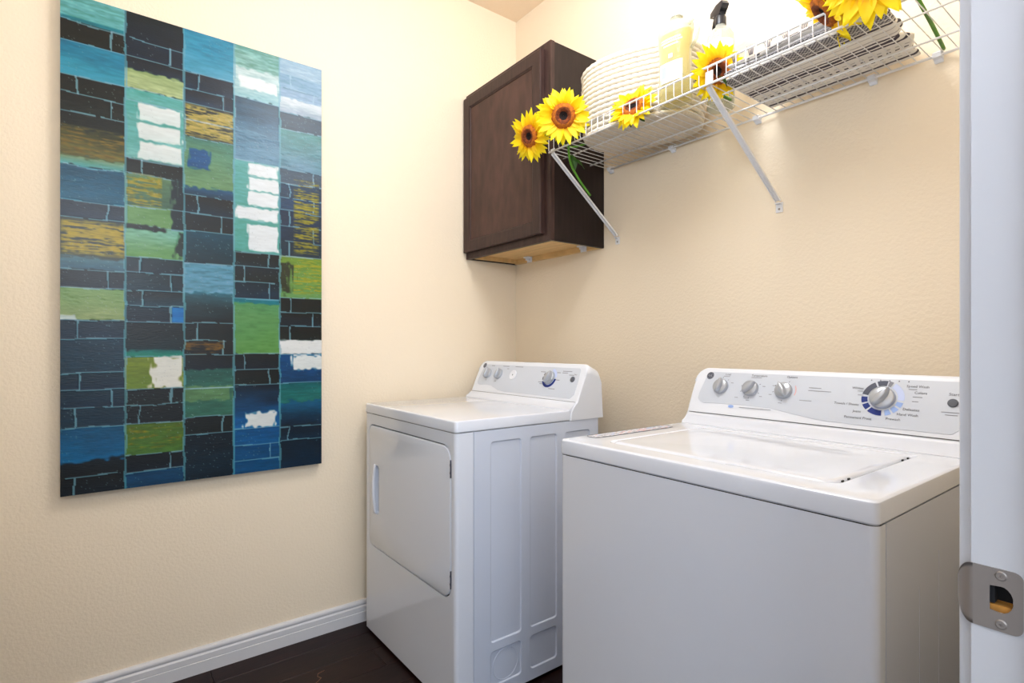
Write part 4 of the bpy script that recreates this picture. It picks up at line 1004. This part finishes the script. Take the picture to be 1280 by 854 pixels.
def disc_mesh():
    V = []; Fc = []; mi = []; sg = 30; prof = [(.0005, .0045), (.006, .0060), (.0125, .0085), (.0155, .0135), (.024, .0155), (.031, .013), (.0365, .006), (.037, -.003), (.025, -.009), (.004, -.012)]
    rng = random.Random(4)
    for r_, z in prof:
        for k in range(sg): j = 1 + rng.uniform(-.03, .03); V.append((r_ * j * math.cos(2 * PI * k / sg), r_ * j * math.sin(2 * PI * k / sg), z + rng.uniform(-.0008, .0008)))
    for i in range(len(prof) - 1):
        for k in range(sg):
            Fc.append((i * sg + k, i * sg + (k + 1) % sg, (i + 1) * sg + (k + 1) % sg, (i + 1) * sg + k)); mi.append(2 if i < 2 else 0 if i < 4 else 1 if i < 7 else 3)
    me = bpy.data.meshes.new('seed_disc'); me.from_pydata(V, [], Fc)
    for m in (DISC, DISCRIM, SEEDDARK, LEAF): me.materials.append(m)
    me.polygons.foreach_set('material_index', mi); me.polygons.foreach_set('use_smooth', [True] * len(Fc)); return me
DM = disc_mesh()
def leaf_mesh(L=.06, Wd=.03):
    V = []; Fc = []; nl, nw = 7, 4
    for i in range(nl + 1):
        t = i / nl; w = Wd * math.sin(PI * min(1, t * .96 + .04)) ** .8
        for j in range(nw + 1): s = 2 * j / nw - 1; V.append((t * L, s * w / 2, .2 * abs(s) * w - .3 * t * t * L + .002 * math.sin(9 * t + 3 * s)))
    for i in range(nl):
        for j in range(nw): a = i * (nw + 1) + j; Fc.append((a, a + nw + 1, a + nw + 2, a + 1))
    me = bpy.data.meshes.new('leaf'); me.from_pydata(V, [], Fc); me.materials.append(LEAF); me.polygons.foreach_set('use_smooth', [True] * len(Fc)); return me
LM = leaf_mesh()
def add(name, me, parent, M):
    o = bpy.data.objects.new(name, me); col.objects.link(o); o.parent = parent; o.matrix_local = M; return o
def sunflower(c, facing, label, size=1.0, stem=None, leaves=(), seed=1, droop=0.0, np_=20):
    rng = random.Random(seed); r = empty('sunflower', c); r.rotation_mode = 'QUATERNION'
    q = Vector(facing).normalized().to_track_quat('Z', 'Y'); r.rotation_quaternion = q
    tag(r, label, 'flower', 'yellow sunflowers along the wire shelf')
    add('seed_disc', DM, r, Matrix.Scale(size, 4))
    for ring in range(2):
        for k in range(np_):
            a = 2 * PI * (k + .5 * ring) / np_ + rng.uniform(-.1, .1); tilt = (.05 if ring == 0 else .22) + rng.uniform(-.14, .14) + droop
            s = size * rng.uniform(.88, 1.06) * (1 if ring == 0 else .93)
            M = Matrix.Rotation(a, 4, 'Z') @ Matrix.Translation((.029 * size, 0, .001 + .0035 * ring)) @ Matrix.Rotation(-tilt, 4, 'Y') @ Matrix.Rotation(rng.uniform(-.35, .35), 4, 'X') @ Matrix.Scale(s, 4)
            add('petal', rng.choice(PET), r, M)
    inv = (Matrix.Translation(c) @ q.to_matrix().to_4x4()).inverted()
    for k in range(7):
        a = 2 * PI * k / 7; add('sepal', LM, r, Matrix.Rotation(a, 4, 'Z') @ Matrix.Translation((.014, 0, -.008)) @ Matrix.Rotation(.15, 4, 'Y') @ Matrix.Scale(.7 * size, 4))
    if stem:
        back = Vector(c) - Vector(facing).normalized() * .010
        P = [back] + [Vector(p) for p in stem]
        # smooth with Catmull-Rom
        out = []
        for i in range(len(P) - 1):
            p0, p1, p2, p3 = P[max(i - 1, 0)], P[i], P[i + 1], P[min(i + 2, len(P) - 1)]
            for t in [k / 6 for k in range(6)]: out.append(.5 * ((2 * p1) + (p2 - p0) * t + (2 * p0 - 5 * p1 + 4 * p2 - p3) * t * t + (3 * p1 - p0 - 3 * p2 + p3) * t ** 3))
        out.append(P[-1]); tube('stem', [inv @ p for p in out], .0042, GREEN, r)
    for (p, d, s) in leaves:
        qq = Vector(d).normalized().to_track_quat('X', 'Z')
        add('leaf', LM, r, inv @ Matrix.Translation(p) @ qq.to_matrix().to_4x4() @ Matrix.Scale(s, 4))
    return r
CAM = Vector((2.1446, -1.6575, 1.122))
def toward(c, dx=0, dy=0, dz=0): return (CAM - Vector(c)).normalized() + Vector((dx, dy, dz))
c = (.594, -.392, 1.897); sunflower(c, toward(c, -.62, -.25, .1), 'sunflower at the far left end of the wire shelf, turned left', 1.08, stem=[(.63, -.33, 1.905), (.67, -.27, 1.862), (.75, -.25, 1.858)], seed=3, droop=-.05)
c = (.768, -.388, 1.914); sunflower(c, toward(c, 0, 0, .1), 'fully open sunflower facing the viewer, in front of the basket, second from left', 1.14, stem=[(.745, -.345, 1.880), (.706, -.30, 1.80), (.708, -.26, 1.74), (.722, -.21, 1.68)],
    leaves=[((.715, -.30, 1.815), (-.2, .4, -.5), 1.0), ((.710, -.29, 1.80), (.5, .5, -.3), .9)], seed=5)
c = (1.012, -.312, 1.876); sunflower(c, toward(c, -.35, -.1, .75), 'half-hidden sunflower behind the shelf lip, left of the yellow bottle', .98, stem=[(1.02, -.275, 1.866), (1.06, -.262, 1.856), (1.08, -.258, 1.851)], seed=8, droop=.12)
c = (1.283, -.285, 1.890); sunflower(c, toward(c, .85, .1, -.05), 'sunflower behind the shelf lip over the right brace, beside the throw', .98, stem=[(1.26, -.25, 1.866), (1.258, -.21, 1.853), (1.258, -.17, 1.853)],
    leaves=[((1.31, -.318, 1.856), (.3, .3, -.3), .6)], seed=11)
c = (1.587, -.318, 1.903); sunflower(c, toward(c, -1.5, .2, -.6), 'sunflower against the throw, left one of the pair cut by the picture top', 1.15, stem=[(1.60, -.28, 1.945), (1.66, -.22, 1.945), (1.72, -.15, 1.940)], seed=14)
c = (1.697, -.380, 1.890); sunflower(c, toward(c, -.05, 0, .3), 'rightmost sunflower, cut by the picture top, its long stem lying on the shelf', 1.12, stem=[(1.74, -.33, 1.89), (1.750, -.26, 1.8545), (1.742, -.15, 1.8495), (1.728, -.015, 1.8495)],
    leaves=[((1.705, -.34, 1.87), (-.4, -.1, -.6), .9)], seed=17)

# loose thread on the floor
tag(tube('loose_thread', [(.255, -1.035, .0008), (.262, -1.06, .0012), (.278, -1.066, .0015), (.292, -1.058, .0012), (.302, -1.07, .001), (.318, -1.095, .0008)], .0007, mat('pale_thread', (.6, .42, .33), .8), seg=5), 'pale curled thread lying on the dark floorboards', 'thread')
